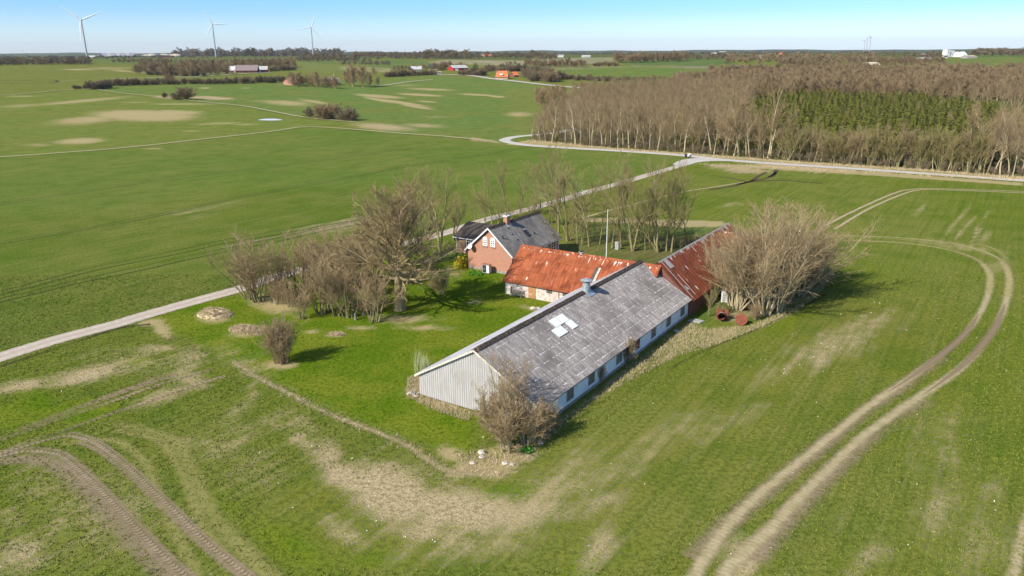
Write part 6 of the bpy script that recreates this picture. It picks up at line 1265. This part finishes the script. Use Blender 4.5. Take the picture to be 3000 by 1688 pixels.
for a in [(2172,212,40,14,10,8,.2,'brick_dark','light_roof','grey-roofed farm among trees in front of the pale meadow','barn'),(2228,170,30,14,4,4,.1,'far_white','light_roof','long low pale shed roof beyond the isolated farm','barn'),(2312,180,30,12,5,5,.3,'yellow_brick','brown_roof','pinkish low house in the tree belt','house'),
          (2562,194,40,18,4,7,.2,'concrete','sand','wide pale barn roof in front of the small turbines','barn'),(2715,178,36,14,6,3,.1,'concrete','light_roof','grey shed below the church hill','barn'),(2706,164,14,10,4,3,.1,'brick_dark','brown_roof','small brown shed below the church, left one','shed'),
          (2560,172,30,12,3,3,0,'dark_roof','dark_roof','long dark roof beyond the tree belt','barn'),(1928,176,30,14,6,4,0,'concrete','light_roof','pale-roofed farm right of the white tower house','barn'),(1882,178,4,4,12,3,0,'far_white','far_white','white silo at the far farm','silo'),
          (1620,190,30,14,5,6,.2,'brick_dark','brown_roof','farm roof inside the oval copse','house'),(1638,168,26,16,4,3,0,'far_white','light_roof','long white far hall in the centre','barn'),(1718,168,24,14,3,3,0,'far_white','light_roof','white far hall right of the centre','barn'),(1428,166,26,14,2,4,0,'brick','orange_tile','far orange roof left of the centre','house'),
          (1408,163,14,12,3,2,0,'far_white','light_roof','tiny white far building','house'),(2295,161,16,12,2,4,0,'brick','orange_tile','far orange roof behind the wood','house'),(2118,156,22,14,3,2,0,'far_white','light_roof','white far village house','house'),(2096,158,20,14,2,2,0,'far_white','light_roof','lower white far village house','house'),
          (2994,158,22,14,5,8,.2,'brick','orange_tile','reddish house among dark trees at the right edge','house'),(2848,171,30,16,5,3,.1,'concrete','sand','low stone-grey shed right of the church','barn')]:
    house(*a[:9], a[9], cat=a[10], win=2 if a[10] == 'house' else 0)
# church
e_, P, k = house(2790,167,28,9,9,9,.35,'far_white','light_roof','white village church with a square tower on the right horizon', 'church', 'church', win=3, ov=.2)
x_ = -19*k; tw = MB().box(x_-6.2*k, x_+6.2*k, -1, 7.5, -.5, 20*k).build('tower', M['far_white'], e_)
MB().prism([(x_-6.4*k,-1.1,20*k),(x_+6.4*k,-1.1,20*k),(x_,-1.1,22.5*k)], (0,8.8,0)).build('tower_roof', M['light_roof'], tw); MB().box(x_-1*k, x_+1*k, -1.05, -1.005, 13*k, 16.5*k).build('belfry_opening', M['glass'], tw)
MB().prism([(4*k,-6,0),(20*k,-6,0),(20*k,-6,7*k),(12*k,-6,14*k),(4*k,-6,7*k)], (0,6,0)).build('porch', M['far_white'], e_)
house(2828,167,17,11,6,9,.5,'far_white','far_white','small white house with a gable right of the church', win=2)
house(2772,171,7,4,5,3,0,'far_white','dark_roof','little white gatehouse in front of the church', cat='gatehouse', win=1)
# biogas plant: sand-coloured domes, slatted halls
for (x, rp, hp_, l) in ((428,13,6,'leftmost small sand-coloured dome'),(446,18,8,'sand-coloured dome second from left'),(483,19,8,'sand-coloured dome with a dark hall in front'),(515,19,8,'rightmost sand-coloured dome')):
    P = gp(x, 166); k = depth(P)/F; r, h = rp*k, hp_*k; e_ = empty('storage_dome', tuple(P), 0, l+' left of the dark wood', 'dome', 'sand-coloured domes')
    MB().lathe((0,0,-1),[(r*math.cos(t)*1.0, 1+h*math.sin(t)) for t in [i*math.pi/2/8 for i in range(9)]],28).build('cover', M['sand'], e_, smooth=True); MB().lathe((0,0,-1),[(r*1.02,0),(r*1.02,2)],28).build('rim_wall', M['concrete'], e_)
P = gp(342, 167); k = depth(P)/F; e_ = empty('long_halls', tuple(P), .05, 'row of long grey sloping hall roofs right of the big turbine', 'hall')
for i in range(7): x = (-42+13*i)*k; MB().prism([(x,i*2,10*k),(x+12*k,i*2,10*k),(x+17*k,-14+i*2,1*k),(x+5*k,-14+i*2,1*k)], (0,0,1.2*k)).build('roof_slab', M['concrete'] if i % 2 else M['blue_grey'], e_)
MB().box(-43*k, 40*k, 16, 30, 0, 9.5*k).build('rear_wall', M['blue_grey'], e_)
house(274,168,28,16,3,2,.0,'far_white','light_roof','low white hall at the foot of the big turbine', cat='hall', win=0); house(490,168,30,12,3,2,0,'maroon','dark_roof','low dark hall in front of the sand domes', cat='hall', win=0)
# cars on the far farm drive
def car(px, py, rz, label):
    e_ = empty('parked_car', tuple(gp(px, py)), rz, label, 'car', 'cars parked by the long farmhouse'); mb = MB()
    mb.prism([(-2.1,-.85,.35),(2.1,-.85,.35),(2.15,-.85,.75),(1.1,-.85,.9),(-2.1,-.85,.95)], (0,1.7,0)); mb.prism([(-1.9,-.78,.951),(1.0,-.78,.91),(.35,-.78,1.42),(-1.4,-.78,1.45)], (0,1.56,0)); mb.build('body', M['car_white'], e_)
    MB().prism([(-1.6,-.79,1.0),(.75,-.79,.98),(.25,-.79,1.34),(-1.35,-.79,1.36)], (0,1.58,0)).build('windows', M['glass'], e_)
    for x in (-1.35,1.3):
        for y in (-.9,.68): wl = MB().cyl((x,y,.33),(x,y+.22,.33),.33,.33,14).build('wheel', M['tyre'], e_); MB().cyl((x,y-.01,.33),(x,y+.23,.33),.18,.18,10).build('rim', M['galv'], wl)
car(610,218,.15,'silver car on the drive between the copse and the long farmhouse'); car(532,222,.1,'silver car half hidden below the copse trees')
for x, y, tp, l in ((70,172,147,'thin distant mast at the left edge'),(1702,156,137,'thin distant mast on the middle horizon')):
    P = gp(x, y); h = (y-tp)*depth(P)/F; e_ = empty('radio_mast', tuple(P), 0, l, 'mast'); MB().cyl((0,0,0),(0,0,h),h*.012,h*.006,6).build('pole', M['light_roof'], e_); MB().box(-h*.02,h*.02,-1,1,h*.9,h*.98).build('antenna', M['light_roof'], e_)

# ------------------------------------------------------------------ air
hz = MB().box(-13200, 13200, -600, 12700, -1.6, 190).build('haze', (lambda m_: m_)(bpy.data.materials.new('air')))
hm = hz.data.materials[0]; hm.use_nodes = True; hm.node_tree.nodes.clear()
ho = hm.node_tree.nodes.new('ShaderNodeOutputMaterial'); hv = hm.node_tree.nodes.new('ShaderNodeVolumePrincipled')
hv.inputs['Color'].default_value = (.86,.94,1,1); hv.inputs['Density'].default_value = .000042; hv.inputs['Anisotropy'].default_value = 0.3
hm.node_tree.links.new(hv.outputs[0], ho.inputs['Volume']); hz['kind'] = 'stuff'; hz['label'] = 'thin blue air over the fields'
print('all done')
